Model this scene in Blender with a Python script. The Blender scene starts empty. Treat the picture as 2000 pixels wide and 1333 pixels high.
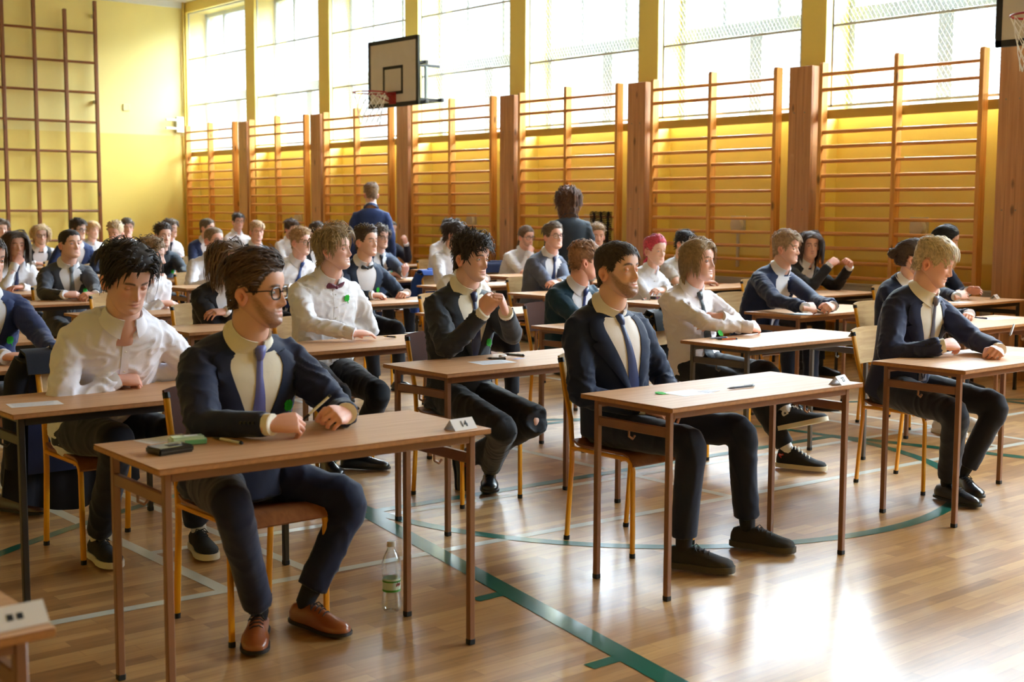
import bpy, bmesh, math, random
import numpy as np
from mathutils import Vector, Matrix, noise
from mathutils.bvhtree import BVHTree
V = Vector
PI = math.pi
rad = math.radians
SC = bpy.context.scene
COL = SC.collection
random.seed(7)

# ------------------------------------------------------------------ camera
F_PX, YAW, PITCH, ROLL, CAM_H = 2573.7952, rad(-39.9652), rad(-5.7698), rad(0.1988), 1.5049
def cam_basis():
    cy, sy, cp, sp = math.cos(YAW), math.sin(YAW), math.cos(PITCH), math.sin(PITCH)
    f = V((-sy*cp, cy*cp, sp)); r = V((cy, sy, 0)); u = r.cross(f)
    cr, sr = math.cos(ROLL), math.sin(ROLL)
    return cr*r+sr*u, -sr*r+cr*u, f
CR, CU, CF = cam_basis()
CPOS = V((0, 0, CAM_H))
def ray(px, py):
    return CF + (px-1000)/F_PX*CR - (py-666.5)/F_PX*CU
def at_z(px, py, z):
    d = ray(px, py); return CPOS + d*((z-CAM_H)/d.z)
def at_Y(px, py, y):
    d = ray(px, py); return CPOS + d*(y/d.y)
def at_X(px, py, x):
    d = ray(px, py); return CPOS + d*(x/d.x)
cam_d = bpy.data.cameras.new('camera'); cam = bpy.data.objects.new('camera', cam_d); COL.objects.link(cam)
m = Matrix((CR, CU, -CF)).transposed().to_4x4(); m.translation = CPOS
cam.matrix_world = m
cam_d.sensor_width = 36.0; cam_d.lens = F_PX/2000*36.0
cam_d.clip_start = 0.05; cam_d.clip_end = 200
cam_d.dof.use_dof = True; cam_d.dof.focus_distance = 6.6; cam_d.dof.aperture_fstop = 4.0
SC.camera = cam

# ------------------------------------------------------------------ helpers
def lin(c):
    return tuple((x/12.92 if x <= .04045 else ((x+.055)/1.055)**2.4) for x in [v/255 for v in c])
MATS = {}
def nd(nt, t, x=0, y=0, **kw):
    n = nt.nodes.new(t); n.location = (x, y)
    for k, v in kw.items():
        if k in n.inputs: n.inputs[k].default_value = v
        else: setattr(n, k, v)
    return n
def mat(name, rgb, rough=.6, metal=0., spec=.5, bump=0., bscale=200., var=0., vscale=6., coat=0., sheen=0., attr=None, trans=0., stretch=None):
    if name in MATS: return MATS[name]
    ma = bpy.data.materials.new(name); ma.use_nodes = True
    nt = ma.node_tree; b = nt.nodes['Principled BSDF']
    c = (*lin(rgb), 1)
    b.inputs['Base Color'].default_value = c
    b.inputs['Roughness'].default_value = rough
    b.inputs['Metallic'].default_value = metal
    b.inputs['Specular IOR Level'].default_value = spec
    b.inputs['Coat Weight'].default_value = coat
    b.inputs['Coat Roughness'].default_value = .12
    if sheen:
        b.inputs['Sheen Weight'].default_value = sheen; b.inputs['Sheen Roughness'].default_value = .4
    if trans: b.inputs['Transmission Weight'].default_value = trans
    tc = nd(nt, 'ShaderNodeTexCoord', -900, 0)
    src = tc.outputs['Object']
    if stretch:
        mp = nd(nt, 'ShaderNodeMapping', -720, 0); mp.inputs['Scale'].default_value = stretch
        nt.links.new(src, mp.inputs['Vector']); src = mp.outputs[0]
    base_sock = None
    if attr:
        at = nd(nt, 'ShaderNodeVertexColor', -500, 250); at.layer_name = attr; base_sock = at.outputs['Color']
    if var:
        nz = nd(nt, 'ShaderNodeTexNoise', -520, 60); nz.inputs['Scale'].default_value = vscale; nz.inputs['Detail'].default_value = 5
        nt.links.new(src, nz.inputs['Vector'])
        mr = nd(nt, 'ShaderNodeMapRange', -340, 60); mr.inputs[1].default_value = .3; mr.inputs[2].default_value = .7
        mr.inputs[3].default_value = 1-var; mr.inputs[4].default_value = 1+var
        nt.links.new(nz.outputs[0], mr.inputs[0])
        mx = nd(nt, 'ShaderNodeMix', -160, 100, data_type='RGBA', blend_type='MULTIPLY'); mx.inputs[0].default_value = 1
        if base_sock: nt.links.new(base_sock, mx.inputs[6])
        else: mx.inputs[6].default_value = c
        nt.links.new(mr.outputs[0], mx.inputs[7]); base_sock = mx.outputs[2]
    if base_sock: nt.links.new(base_sock, b.inputs['Base Color'])
    if bump:
        n2 = nd(nt, 'ShaderNodeTexNoise', -520, -250); n2.inputs['Scale'].default_value = bscale; n2.inputs['Detail'].default_value = 4
        nt.links.new(src, n2.inputs['Vector'])
        bp = nd(nt, 'ShaderNodeBump', -200, -250); bp.inputs['Strength'].default_value = bump; bp.inputs['Distance'].default_value = .004
        nt.links.new(n2.outputs[0], bp.inputs['Height']); nt.links.new(bp.outputs[0], b.inputs['Normal'])
    MATS[name] = ma
    return ma

class MB:
    def __init__(s): s.v = []; s.f = []; s.m = []
    def add(s, vs, fs, mi=0):
        o = len(s.v); s.v.extend([tuple(x) for x in vs]); s.f.extend([tuple(i+o for i in f) for f in fs]); s.m.extend([mi]*len(fs)); return o
    def box(s, lo, hi, mi=0):
        (a, b, c), (d, e, f) = lo, hi
        s.add([(a,b,c),(d,b,c),(d,e,c),(a,e,c),(a,b,f),(d,b,f),(d,e,f),(a,e,f)],
              [(0,3,2,1),(4,5,6,7),(0,1,5,4),(1,2,6,5),(2,3,7,6),(3,0,4,7)], mi); return s
    def bar(s, p, q, w, h, up=V((0,0,1)), mi=0):
        p, q = V(p), V(q); d = (q-p).normalized(); sd = d.cross(up)
        if sd.length < 1e-4: sd = d.cross(V((0,1,0)))
        sd.normalize(); u = sd.cross(d)
        vs = [c+sd*a*w/2+u*b*h/2 for c in (p, q) for a, b in ((-1,-1),(1,-1),(1,1),(-1,1))]
        s.add(vs, [(0,1,2,3),(7,6,5,4),(0,4,5,1),(1,5,6,2),(2,6,7,3),(3,7,4,0)], mi); return s
    def rings(s, R, mi=0, close=True, cap0=True, cap1=True):
        n = len(R[0]); o = len(s.v); fs = []
        for r in R: s.v.extend([tuple(p) for p in r])
        for i in range(len(R)-1):
            for j in range(n if close else n-1):
                k = (j+1) % n
                fs.append((o+i*n+j, o+i*n+k, o+(i+1)*n+k, o+(i+1)*n+j))
        if close and cap0: fs.append(tuple(o+j for j in range(n))[::-1])
        if close and cap1: fs.append(tuple(o+(len(R)-1)*n+j for j in range(n)))
        s.f.extend(fs); s.m.extend([mi]*len(fs)); return o
    def tube(s, path, rad_, n=8, mi=0, up=None, round_ends=False):
        path = [V(p) for p in path]; N = len(path)
        if not isinstance(rad_, (list, tuple)): rad_ = [rad_]*N
        R = []; prev = V(up) if up is not None else None
        for i, p in enumerate(path):
            d = (path[min(i+1, N-1)]-path[max(i-1, 0)]).normalized()
            if prev is None:
                prev = V((0,0,1)) if abs(d.z) < .9 else V((0,1,0))
            a = (prev-d*prev.dot(d))
            if a.length < 1e-5: a = d.orthogonal()
            a.normalize(); b = d.cross(a); prev = a
            r = rad_[i]; rx, ry = r if isinstance(r, (tuple, list)) else (r, r)
            R.append([p+b*(rx*math.cos(2*PI*k/n))+a*(ry*math.sin(2*PI*k/n)) for k in range(n)])
        return s.rings(R, mi)
    def lathe(s, prof, n=16, c=(0,0,0), mi=0):
        c = V(c)
        R = [[c+V((r*math.cos(2*PI*k/n), r*math.sin(2*PI*k/n), z)) for k in range(n)] for r, z in prof]
        return s.rings(R, mi)
    def grid(s, fn, nu, nv, mi=0):
        P = [[fn(i/(nu-1), j/(nv-1)) for j in range(nv)] for i in range(nu)]
        o = len(s.v)
        for r in P: s.v.extend([tuple(p) for p in r])
        fs = [(o+i*nv+j, o+i*nv+j+1, o+(i+1)*nv+j+1, o+(i+1)*nv+j) for i in range(nu-1) for j in range(nv-1)]
        s.f.extend(fs); s.m.extend([mi]*len(fs)); return P
    def slab(s, fn, nu, nv, t, mi=0):
        """thin sheet with thickness t(grid of points and normals)"""
        P = [[V(fn(i/(nu-1), j/(nv-1))) for j in range(nv)] for i in range(nu)]
        Nn = [[None]*nv for _ in range(nu)]
        for i in range(nu):
            for j in range(nv):
                a = P[min(i+1,nu-1)][j]-P[max(i-1,0)][j]; b = P[i][min(j+1,nv-1)]-P[i][max(j-1,0)]
                q = a.cross(b); Nn[i][j] = q.normalized() if q.length > 1e-12 else V((0,0,1))
        o = len(s.v); fs = []
        for sgn in (1, -1):
            for i in range(nu):
                for j in range(nv): s.v.append(tuple(P[i][j]+Nn[i][j]*(t/2*sgn)))
        M = nu*nv
        for i in range(nu-1):
            for j in range(nv-1):
                a, b, c, d = i*nv+j, i*nv+j+1, (i+1)*nv+j+1, (i+1)*nv+j
                fs.append((o+d, o+c, o+b, o+a)[::-1]); fs.append((o+M+a, o+M+b, o+M+c, o+M+d)[::-1])
        for i in range(nu-1):
            for j, fl in ((0, 1), (nv-1, 0)):
                a, b = o+i*nv+j, o+(i+1)*nv+j
                q = (a, b, b+M, a+M); fs.append(q if fl else q[::-1])
        for j in range(nv-1):
            for i, fl in ((0, 0), (nu-1, 1)):
                a, b = o+i*nv+j, o+i*nv+j+1
                q = (a, b, b+M, a+M); fs.append(q if fl else q[::-1])
        s.f.extend(fs); s.m.extend([mi]*len(fs)); return P
    def sphere(s, c, r, nu=12, nv=8, mi=0, R=None):
        c = V(c); r = r if isinstance(r, (tuple, list)) else (r, r, r)
        o = len(s.v); fs = []
        for j in range(nv+1):
            t = PI*j/nv
            for i in range(nu):
                a = 2*PI*i/nu; p = V((r[0]*math.sin(t)*math.cos(a), r[1]*math.sin(t)*math.sin(a), r[2]*math.cos(t)))
                if R is not None: p = R @ p
                s.v.append(tuple(c+p))
        for j in range(nv):
            for i in range(nu):
                k = (i+1) % nu
                q = (o+j*nu+i, o+(j+1)*nu+i, o+(j+1)*nu+k, o+j*nu+k)
                fs.append(q)
        s.f.extend(fs); s.m.extend([mi]*len(fs)); return o
    def build(s, name, mats, parent=None, loc=None, bevel=0., seg=1, smooth=True, angle=40, origin=None):
        me = bpy.data.meshes.new(name)
        vs = s.v
        if origin is not None:
            ox, oy, oz = origin; vs = [(x-ox, y-oy, z-oz) for x, y, z in vs]
        me.from_pydata(vs, [], s.f)
        if not isinstance(mats, (list, tuple)): mats = [mats]
        for mm in mats: me.materials.append(mm)
        if len(mats) > 1: me.polygons.foreach_set('material_index', s.m)
        if bevel or True:
            bm = bmesh.new(); bm.from_mesh(me)
            bmesh.ops.recalc_face_normals(bm, faces=bm.faces)
            if bevel:
                es = [e for e in bm.edges if len(e.link_faces) == 2 and e.calc_face_angle() > rad(40)]
                bmesh.ops.bevel(bm, geom=es, offset=bevel, segments=seg, affect='EDGES', clamp_overlap=True)
            bm.to_mesh(me); bm.free()
        if smooth:
            me.polygons.foreach_set('use_smooth', [True]*len(me.polygons)); me.set_sharp_from_angle(angle=rad(angle))
        me.update()
        o = bpy.data.objects.new(name, me); COL.objects.link(o)
        if parent is not None: o.parent = parent
        if loc is not None: o.location = loc
        return o

def empty(name, label, cat, loc=(0,0,0), rz=0, group=None):
    o = bpy.data.objects.new(name, None); COL.objects.link(o); o.empty_display_size = .1
    o.location = loc; o.rotation_euler = (0, 0, rz); o['label'] = label; o['category'] = cat
    if group: o['group'] = group
    return o
def tag(o, label, cat, group=None):
    o['label'] = label; o['category'] = cat
    if group: o['group'] = group
    return o
def struct(o): o['kind'] = 'structure'; return o
def copy_tree(root, loc, rz, label, group=None):
    c = root.copy(); COL.objects.link(c); c.location = loc; c.rotation_euler = (0, 0, rz); c['label'] = label
    if group: c['group'] = group
    for ch in list(root.children):
        d = ch.copy(); COL.objects.link(d); d.parent = c
        for g in list(ch.children):
            e = g.copy(); COL.objects.link(e); e.parent = d
    return c
# ------------------------------------------------------------------ room materials
def parquet():
    ma = bpy.data.materials.new('oak_parquet'); ma.use_nodes = True; nt = ma.node_tree; b = nt.nodes['Principled BSDF']
    geo = nd(nt, 'ShaderNodeNewGeometry', -1400, 0)
    br = nd(nt, 'ShaderNodeTexBrick', -900, 200, offset=.37, squash=1.0)
    br.inputs['Scale'].default_value = 1.0; br.inputs['Brick Width'].default_value = .46; br.inputs['Row Height'].default_value = .062
    br.inputs['Mortar Size'].default_value = .0007; br.inputs['Mortar Smooth'].default_value = .3; br.inputs['Bias'].default_value = 0
    br.inputs['Color1'].default_value = (0, 0, 0, 1); br.inputs['Color2'].default_value = (1, 1, 1, 1); br.inputs['Mortar'].default_value = (.3, .3, .3, 1)
    nt.links.new(geo.outputs['Position'], br.inputs['Vector'])
    mp = nd(nt, 'ShaderNodeMapping', -1150, -200); mp.inputs['Scale'].default_value = (2.2, 30, 1)
    nt.links.new(geo.outputs['Position'], mp.inputs['Vector'])
    gr = nd(nt, 'ShaderNodeTexNoise', -900, -200); gr.inputs['Scale'].default_value = 1.6; gr.inputs['Detail'].default_value = 7; gr.inputs['Roughness'].default_value = .62
    nt.links.new(mp.outputs[0], gr.inputs['Vector'])
    big = nd(nt, 'ShaderNodeTexNoise', -900, -450); big.inputs['Scale'].default_value = .9; big.inputs['Detail'].default_value = 6
    nt.links.new(geo.outputs['Position'], big.inputs['Vector'])
    ad = nd(nt, 'ShaderNodeMath', -650, 100, operation='MULTIPLY_ADD'); ad.inputs[1].default_value = .42; 
    nt.links.new(br.outputs['Color'], ad.inputs[0])
    g2 = nd(nt, 'ShaderNodeMath', -650, -150, operation='MULTIPLY'); g2.inputs[1].default_value = .62
    nt.links.new(gr.outputs[0], g2.inputs[0]); nt.links.new(g2.outputs[0], ad.inputs[2])
    rp = nd(nt, 'ShaderNodeValToRGB', -450, 100)
    e = rp.color_ramp.elements; e[0].position = .12; e[0].color = (*lin((128, 90, 50)), 1); e[1].position = .88; e[1].color = (*lin((214, 170, 108)), 1)
    k = rp.color_ramp.elements.new(.45); k.color = (*lin((174, 128, 76)), 1)
    nt.links.new(ad.outputs[0], rp.inputs[0])
    mr = nd(nt, 'ShaderNodeMapRange', -450, -350); mr.inputs[3].default_value = .84; mr.inputs[4].default_value = 1.14
    nt.links.new(big.outputs[0], mr.inputs[0])
    mx = nd(nt, 'ShaderNodeMix', -200, 100, data_type='RGBA', blend_type='MULTIPLY'); mx.inputs[0].default_value = 1
    nt.links.new(rp.outputs[0], mx.inputs[6]); nt.links.new(mr.outputs[0], mx.inputs[7])
    m2 = nd(nt, 'ShaderNodeMix', -20, 100, data_type='RGBA', blend_type='MULTIPLY')
    nt.links.new(br.outputs['Fac'], m2.inputs[0]); nt.links.new(mx.outputs[2], m2.inputs[6]); m2.inputs[7].default_value = (.45, .36, .28, 1)
    nt.links.new(m2.outputs[2], b.inputs['Base Color'])
    r2 = nd(nt, 'ShaderNodeMapRange', -200, -300); r2.inputs[1].default_value = .3; r2.inputs[2].default_value = .7; r2.inputs[3].default_value = .29; r2.inputs[4].default_value = .44
    nt.links.new(big.outputs[0], r2.inputs[0]); nt.links.new(r2.outputs[0], b.inputs['Roughness'])
    b.inputs['Specular IOR Level'].default_value = .5; b.inputs['Coat Weight'].default_value = .6; b.inputs['Coat Roughness'].default_value = .24
    bp = nd(nt, 'ShaderNodeBump', -20, -350); bp.inputs['Strength'].default_value = .22; bp.inputs['Distance'].default_value = .002
    sc = nd(nt, 'ShaderNodeMath', -200, -500, operation='MULTIPLY_ADD'); sc.inputs[1].default_value = .5
    nt.links.new(gr.outputs[0], sc.inputs[0]); nt.links.new(br.outputs['Color'], sc.inputs[2]); nt.links.new(sc.outputs[0], bp.inputs['Height'])
    nt.links.new(bp.outputs[0], b.inputs['Normal'])
    return ma
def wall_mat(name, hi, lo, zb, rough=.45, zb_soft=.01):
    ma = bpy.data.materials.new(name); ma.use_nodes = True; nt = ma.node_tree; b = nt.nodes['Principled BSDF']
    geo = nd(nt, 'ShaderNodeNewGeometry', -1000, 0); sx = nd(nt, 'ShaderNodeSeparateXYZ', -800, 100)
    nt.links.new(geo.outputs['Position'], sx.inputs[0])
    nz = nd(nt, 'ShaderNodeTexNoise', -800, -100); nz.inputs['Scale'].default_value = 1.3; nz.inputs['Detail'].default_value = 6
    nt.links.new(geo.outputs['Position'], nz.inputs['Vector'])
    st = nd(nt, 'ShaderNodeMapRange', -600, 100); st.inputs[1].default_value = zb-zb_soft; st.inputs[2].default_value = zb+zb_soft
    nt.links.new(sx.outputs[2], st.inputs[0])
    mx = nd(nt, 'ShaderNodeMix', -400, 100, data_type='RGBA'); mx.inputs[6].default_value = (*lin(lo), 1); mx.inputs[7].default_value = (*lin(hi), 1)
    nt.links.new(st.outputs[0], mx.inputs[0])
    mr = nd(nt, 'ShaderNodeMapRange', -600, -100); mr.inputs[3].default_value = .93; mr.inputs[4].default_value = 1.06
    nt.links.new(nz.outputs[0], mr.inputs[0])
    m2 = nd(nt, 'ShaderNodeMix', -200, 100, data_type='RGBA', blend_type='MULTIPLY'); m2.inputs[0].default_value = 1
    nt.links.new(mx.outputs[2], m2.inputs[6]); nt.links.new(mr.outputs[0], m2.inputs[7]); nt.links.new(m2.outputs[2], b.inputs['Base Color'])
    b.inputs['Roughness'].default_value = rough
    n2 = nd(nt, 'ShaderNodeTexNoise', -600, -350); n2.inputs['Scale'].default_value = 14; n2.inputs['Detail'].default_value = 5
    nt.links.new(geo.outputs['Position'], n2.inputs['Vector'])
    bp = nd(nt, 'ShaderNodeBump', -200, -300); bp.inputs['Strength'].default_value = .12; bp.inputs['Distance'].default_value = .01
    nt.links.new(n2.outputs[0], bp.inputs['Height']); nt.links.new(bp.outputs[0], b.inputs['Normal'])
    return ma
def wood(name, c1, c2, axis=2, rough=.35, knots=True, scale=1.):
    ma = bpy.data.materials.new(name); ma.use_nodes = True; nt = ma.node_tree; b = nt.nodes['Principled BSDF']
    tc = nd(nt, 'ShaderNodeTexCoord', -1200, 0); oi = nd(nt, 'ShaderNodeObjectInfo', -1200, -250)
    ad = nd(nt, 'ShaderNodeVectorMath', -1050, 0, operation='ADD'); nt.links.new(tc.outputs['Object'], ad.inputs[0])
    mlt = nd(nt, 'ShaderNodeVectorMath', -1050, -250, operation='SCALE'); mlt.inputs['Scale'].default_value = 13.0
    cmb = nd(nt, 'ShaderNodeCombineXYZ', -1200, -400); 
    for i in range(3): nt.links.new(oi.outputs['Random'], cmb.inputs[i])
    nt.links.new(cmb.outputs[0], mlt.inputs[0]); nt.links.new(mlt.outputs[0], ad.inputs[1])
    mp = nd(nt, 'ShaderNodeMapping', -880, 0); s = [28*scale]*3; s[axis] = 1.2*scale; mp.inputs['Scale'].default_value = s
    nt.links.new(ad.outputs[0], mp.inputs['Vector'])
    nz = nd(nt, 'ShaderNodeTexNoise', -700, 0); nz.inputs['Scale'].default_value = 1.5; nz.inputs['Detail'].default_value = 5; nz.inputs['Distortion'].default_value = .6
    nt.links.new(mp.outputs[0], nz.inputs['Vector'])
    rp = nd(nt, 'ShaderNodeValToRGB', -500, 0); e = rp.color_ramp.elements
    e[0].position = .3; e[0].color = (*lin(c1), 1); e[1].position = .7; e[1].color = (*lin(c2), 1)
    nt.links.new(nz.outputs[0], rp.inputs[0]); out = rp.outputs[0]
    if knots:
        m3 = nd(nt, 'ShaderNodeMapping', -880, -500); s2 = [7.]*3; s2[axis] = 2.6; m3.inputs['Scale'].default_value = s2
        nt.links.new(ad.outputs[0], m3.inputs['Vector'])
        vo = nd(nt, 'ShaderNodeTexVoronoi', -700, -500); vo.inputs['Scale'].default_value = 1.; vo.inputs['Randomness'].default_value = 1.
        nt.links.new(m3.outputs[0], vo.inputs['Vector'])
        kr = nd(nt, 'ShaderNodeMapRange', -500, -500); kr.inputs[1].default_value = .07; kr.inputs[2].default_value = .16; kr.inputs[3].default_value = .85; kr.inputs[4].default_value = 0
        nt.links.new(vo.outputs['Distance'], kr.inputs[0])
        mx = nd(nt, 'ShaderNodeMix', -300, -100, data_type='RGBA'); nt.links.new(kr.outputs[0], mx.inputs[0]); nt.links.new(out, mx.inputs[6])
        mx.inputs[7].default_value = (*[v*.28 for v in lin(c1)], 1); out = mx.outputs[2]
    nt.links.new(out, b.inputs['Base Color']); b.inputs['Roughness'].default_value = rough
    bp = nd(nt, 'ShaderNodeBump', -200, -300); bp.inputs['Strength'].default_value = .08; bp.inputs['Distance'].default_value = .002
    nt.links.new(nz.outputs[0], bp.inputs['Height']); nt.links.new(bp.outputs[0], b.inputs['Normal'])
    return ma
def pane_mat():
    ma = bpy.data.materials.new('window_glass'); ma.use_nodes = True; nt = ma.node_tree
    nt.nodes.remove(nt.nodes['Principled BSDF']); out = nt.nodes['Material Output']
    t = nd(nt, 'ShaderNodeBsdfTransparent'); t.inputs[0].default_value = (.93, .96, .95, 1)
    g = nd(nt, 'ShaderNodeBsdfGlossy'); g.inputs['Roughness'].default_value = .03
    fr = nd(nt, 'ShaderNodeFresnel'); fr.inputs[0].default_value = 1.45
    ge = nd(nt, 'ShaderNodeNewGeometry'); iv = nd(nt, 'ShaderNodeMath', operation='SUBTRACT'); iv.inputs[0].default_value = 1
    nt.links.new(ge.outputs['Backfacing'], iv.inputs[1]); ml = nd(nt, 'ShaderNodeMath', operation='MULTIPLY')
    nt.links.new(fr.outputs[0], ml.inputs[0]); nt.links.new(iv.outputs[0], ml.inputs[1])
    mx = nd(nt, 'ShaderNodeMixShader'); nt.links.new(ml.outputs[0], mx.inputs[0]); nt.links.new(t.outputs[0], mx.inputs[1]); nt.links.new(g.outputs[0], mx.inputs[2])
    nt.links.new(mx.outputs[0], out.inputs[0]); return ma

M_FLOOR = parquet()
M_WALL = wall_mat('yellow_wall_paint', (240, 224, 148), (236, 210, 112), 2.78, .38)
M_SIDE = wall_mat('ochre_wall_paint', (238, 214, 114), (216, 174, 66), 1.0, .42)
M_WHITE = mat('white_paint', (226, 226, 222), .5)
M_CEIL = mat('ceiling_white', (222, 220, 212), .8)
M_FRAME = mat('window_frame_white', (176, 184, 186), .35)
M_GUARD = mat('guard_frame_paint', (205, 206, 200), .4)
M_WIRE = mat('guard_wire', (214, 216, 214), .4)
M_TRIM = mat('ochre_trim_rail', (176, 148, 70), .45)
M_PINE = wood('pine_bars', (194, 126, 56), (228, 166, 90), 2, .32)
M_RUNG = wood('pine_rungs', (194, 124, 58), (226, 162, 90), 1, .3, knots=False)
M_POST = wood('pine_panel', (176, 122, 78), (206, 152, 104), 2, .42, scale=.7)
M_DARKW = wood('dark_stained_wood', (104, 56, 22), (140, 82, 38), 2, .4)
M_DARKR = wood('dark_stained_rungs', (104, 56, 22), (140, 82, 38), 0, .4, knots=False)
M_GLASS = pane_mat()
M_BLACK = mat('black_paint', (22, 22, 24), .45)
M_BOARD = mat('board_grey_white', (206, 198, 184), .5, var=.03)
M_RED = mat('red_rim_paint', (150, 22, 32), .4)
M_NET = mat('white_net_cord', (235, 235, 235), .8)
M_LINEW = mat('white_court_line', (206, 206, 192), .3, coat=.4, var=.06, vscale=3)
M_LINEG = mat('green_court_line', (14, 92, 72), .3, coat=.4, var=.12, vscale=3)

XW, YF, ZC, XL, YB = 11.0, 22.35, 5.15, -2.6, -4.4
PER, PW = 2.31, .30
PIL = [8.26+PER*k for k in range(-5, 6)]       # near edge of every pilaster on the window wall
RB, RW = .23, .38                                # depth of the panel and of the window niche
ZS, ZT = 2.46, 4.98                              # sill and head of the windows
# ---- shell
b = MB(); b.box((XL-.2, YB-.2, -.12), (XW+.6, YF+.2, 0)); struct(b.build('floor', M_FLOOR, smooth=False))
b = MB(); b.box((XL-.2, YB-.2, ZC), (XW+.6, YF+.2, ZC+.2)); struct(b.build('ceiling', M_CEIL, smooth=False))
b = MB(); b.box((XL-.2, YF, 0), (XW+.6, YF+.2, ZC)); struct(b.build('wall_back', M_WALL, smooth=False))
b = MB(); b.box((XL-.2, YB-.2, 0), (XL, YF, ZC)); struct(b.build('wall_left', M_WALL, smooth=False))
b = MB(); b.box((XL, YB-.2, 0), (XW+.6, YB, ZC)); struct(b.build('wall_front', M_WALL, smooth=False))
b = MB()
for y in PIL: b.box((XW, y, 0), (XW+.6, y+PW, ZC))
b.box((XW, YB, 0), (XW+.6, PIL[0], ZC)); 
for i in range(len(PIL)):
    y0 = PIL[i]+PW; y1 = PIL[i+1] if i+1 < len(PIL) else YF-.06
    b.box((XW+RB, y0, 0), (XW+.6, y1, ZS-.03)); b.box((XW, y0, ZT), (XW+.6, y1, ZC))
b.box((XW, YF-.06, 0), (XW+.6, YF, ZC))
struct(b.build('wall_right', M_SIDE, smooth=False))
b = MB(); b.box((XL, YF-.05, ZC-.1), (XW-.02, YF, ZC)); struct(b.build('trim_1', M_WHITE, smooth=False))
b = MB(); b.box((XL, YF-.03, 0), (XW, YF, .1)); struct(b.build('baseboard_back', M_DARKW, smooth=False))
# ---- windows, guards, panels
def window(n, y0, y1):
    X = XW+RW
    f = MB(); w = .07
    f.box((X, y0, ZS), (X+.06, y0+w, ZT)); f.box((X, y1-w, ZS), (X+.06, y1, ZT)); f.box((X, y0, ZT-w), (X+.06, y1, ZT)); f.box((X, y0, ZS), (X+.06, y1, ZS+w))
    zt = 3.46
    f.box((X-.015, y0, zt-.06), (X+.06, y1, zt+.08))
    ym = y0+(y1-y0)*.45
    f.box((X-.01, ym-.085, ZS), (X+.06, ym+.085, zt))
    for t in (.30, .68): f.box((X, y0+(y1-y0)*t-.028, zt), (X+.05, y0+(y1-y0)*t+.028, ZT))
    o = struct(f.build('window_%d' % n, M_FRAME, bevel=.006))
    g = MB(); g.box((X+.03, y0+.01, ZS+.01), (X+.036, y1-.01, ZT-.01)); g.build('pane', M_GLASS, o, smooth=False)
    s = MB(); s.box((XW+RB-.015, y0, ZS-.03), (X+.02, y1, ZS)); s.build('window_sill', M_WHITE, o, bevel=.006)
def guard(y0, y1, label):
    r = empty('window_guard', label, 'window guard', (XW+.02, (y0+y1)/2, ZS), 0, 'steel mesh guards over the windows')
    W = (y1-y0)/2; H = ZT-ZS-.03
    f = MB(); t = .022
    for a, c in (((0,-W+.012,.06),(0,-W+.012,H)), ((0,W-.075,.06),(0,W-.075,H)), ((0,-W,.07),(0,W,.07)), ((0,-W,H),(0,W-.06,H)), ((0,-W,.86),(0,W-.07,.86)), ((0,-W,1.68),(0,W-.07,1.68))):
        f.bar(a, c, t, t)
    f.build('guard_frame', M_GUARD, r, smooth=False)
    n = MB(); d = .075; x = .006
    w2 = W-.02
    def clip(c, s):   # line z = s*y + c inside the frame
        pts = []
        for yy in (-w2, w2-.06):
            z = s*yy*1.55+c
            pts.append((yy, z))
        (ya, za), (yb, zb) = pts
        lo, hi = .08, H-.01
        def cut(y1_, z1, y2_, z2):
            t0, t1 = 0., 1.
            dz = z2-z1
            for bnd, sg in ((lo, 1), (hi, -1)):
                q1, q2 = (z1-bnd)*sg, (z2-bnd)*sg
                if q1 < 0 and q2 < 0: return None
                if q1 < 0: t0 = max(t0, q1/(q1-q2))
                elif q2 < 0: t1 = min(t1, q1/(q1-q2))
            if t0 >= t1: return None
            return (y1_+(y2_-y1_)*t0, z1+dz*t0), (y1_+(y2_-y1_)*t1, z1+dz*t1)
        return cut(ya, za, yb, zb)
    k = -60
    while k < 90:
        for s in (1, -1):
            q = clip(k*d, s)
            if q:
                (ya, za), (yb, zb) = q
                n.bar((x*s, ya, za), (x*s, yb, zb), .0032, .0032)
        k += 1
    n.build('wire_mesh', M_WIRE, r, smooth=False)
cnt = ['first', 'second', 'third', 'fourth', 'fifth', 'sixth', 'seventh', 'eighth', 'ninth', 'tenth', 'eleventh', 'twelfth']
NB = len(PIL)
for i in range(NB):
    y0 = PIL[i]+PW; y1 = PIL[i+1] if i+1 < NB else YF-.06
    k = NB-1-i
    window(k+1, y0, y1)
    if k < 8: guard(y0, y1, 'white steel mesh guard over the %s tall window from the far corner' % cnt[k])
b = MB(); b.box((XW-.035, YB, ZS-.06), (XW-.005, YF, ZS+.03)); struct(b.build('trim_2', M_TRIM, bevel=.004))
M_RAD = mat('radiator_white', (200, 198, 188), .4)
def radiator(y0, y1, label):
    r = empty('radiator', label, 'radiator', (XW+.1, (y0+y1)/2, 0), 0, 'white panel radiators below the windows')
    W = (y1-y0)/2-.12; p = MB()
    p.box((0, -W, .14), (.09, W, .74)); 
    n = int(W*2/.05)
    for j in range(n):
        y = -W+.03+j*(2*W-.06)/(n-1); p.box((-.008, y-.012, .19), (0, y+.012, .69))
    p.build('panel', M_RAD, r, bevel=.004)
    g = MB(); g.box((-.004, -W, .74), (.095, W, .76)); g.build('top_grille', M_RAD, r, bevel=.003)
    t = MB(); t.tube([(.05, -W+.1, 0.0), (.05, -W+.1, .15)], .012); t.tube([(.05, W-.1, 0.0), (.05, W-.1, .15)], .012); t.build('feed_pipe', M_RAD, r)
for i in range(NB-7, NB-1):
    k = NB-1-i
    radiator(PIL[i]+PW, PIL[i+1], 'white panel radiator behind the %s wall bars from the far corner' % cnt[k])
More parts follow.
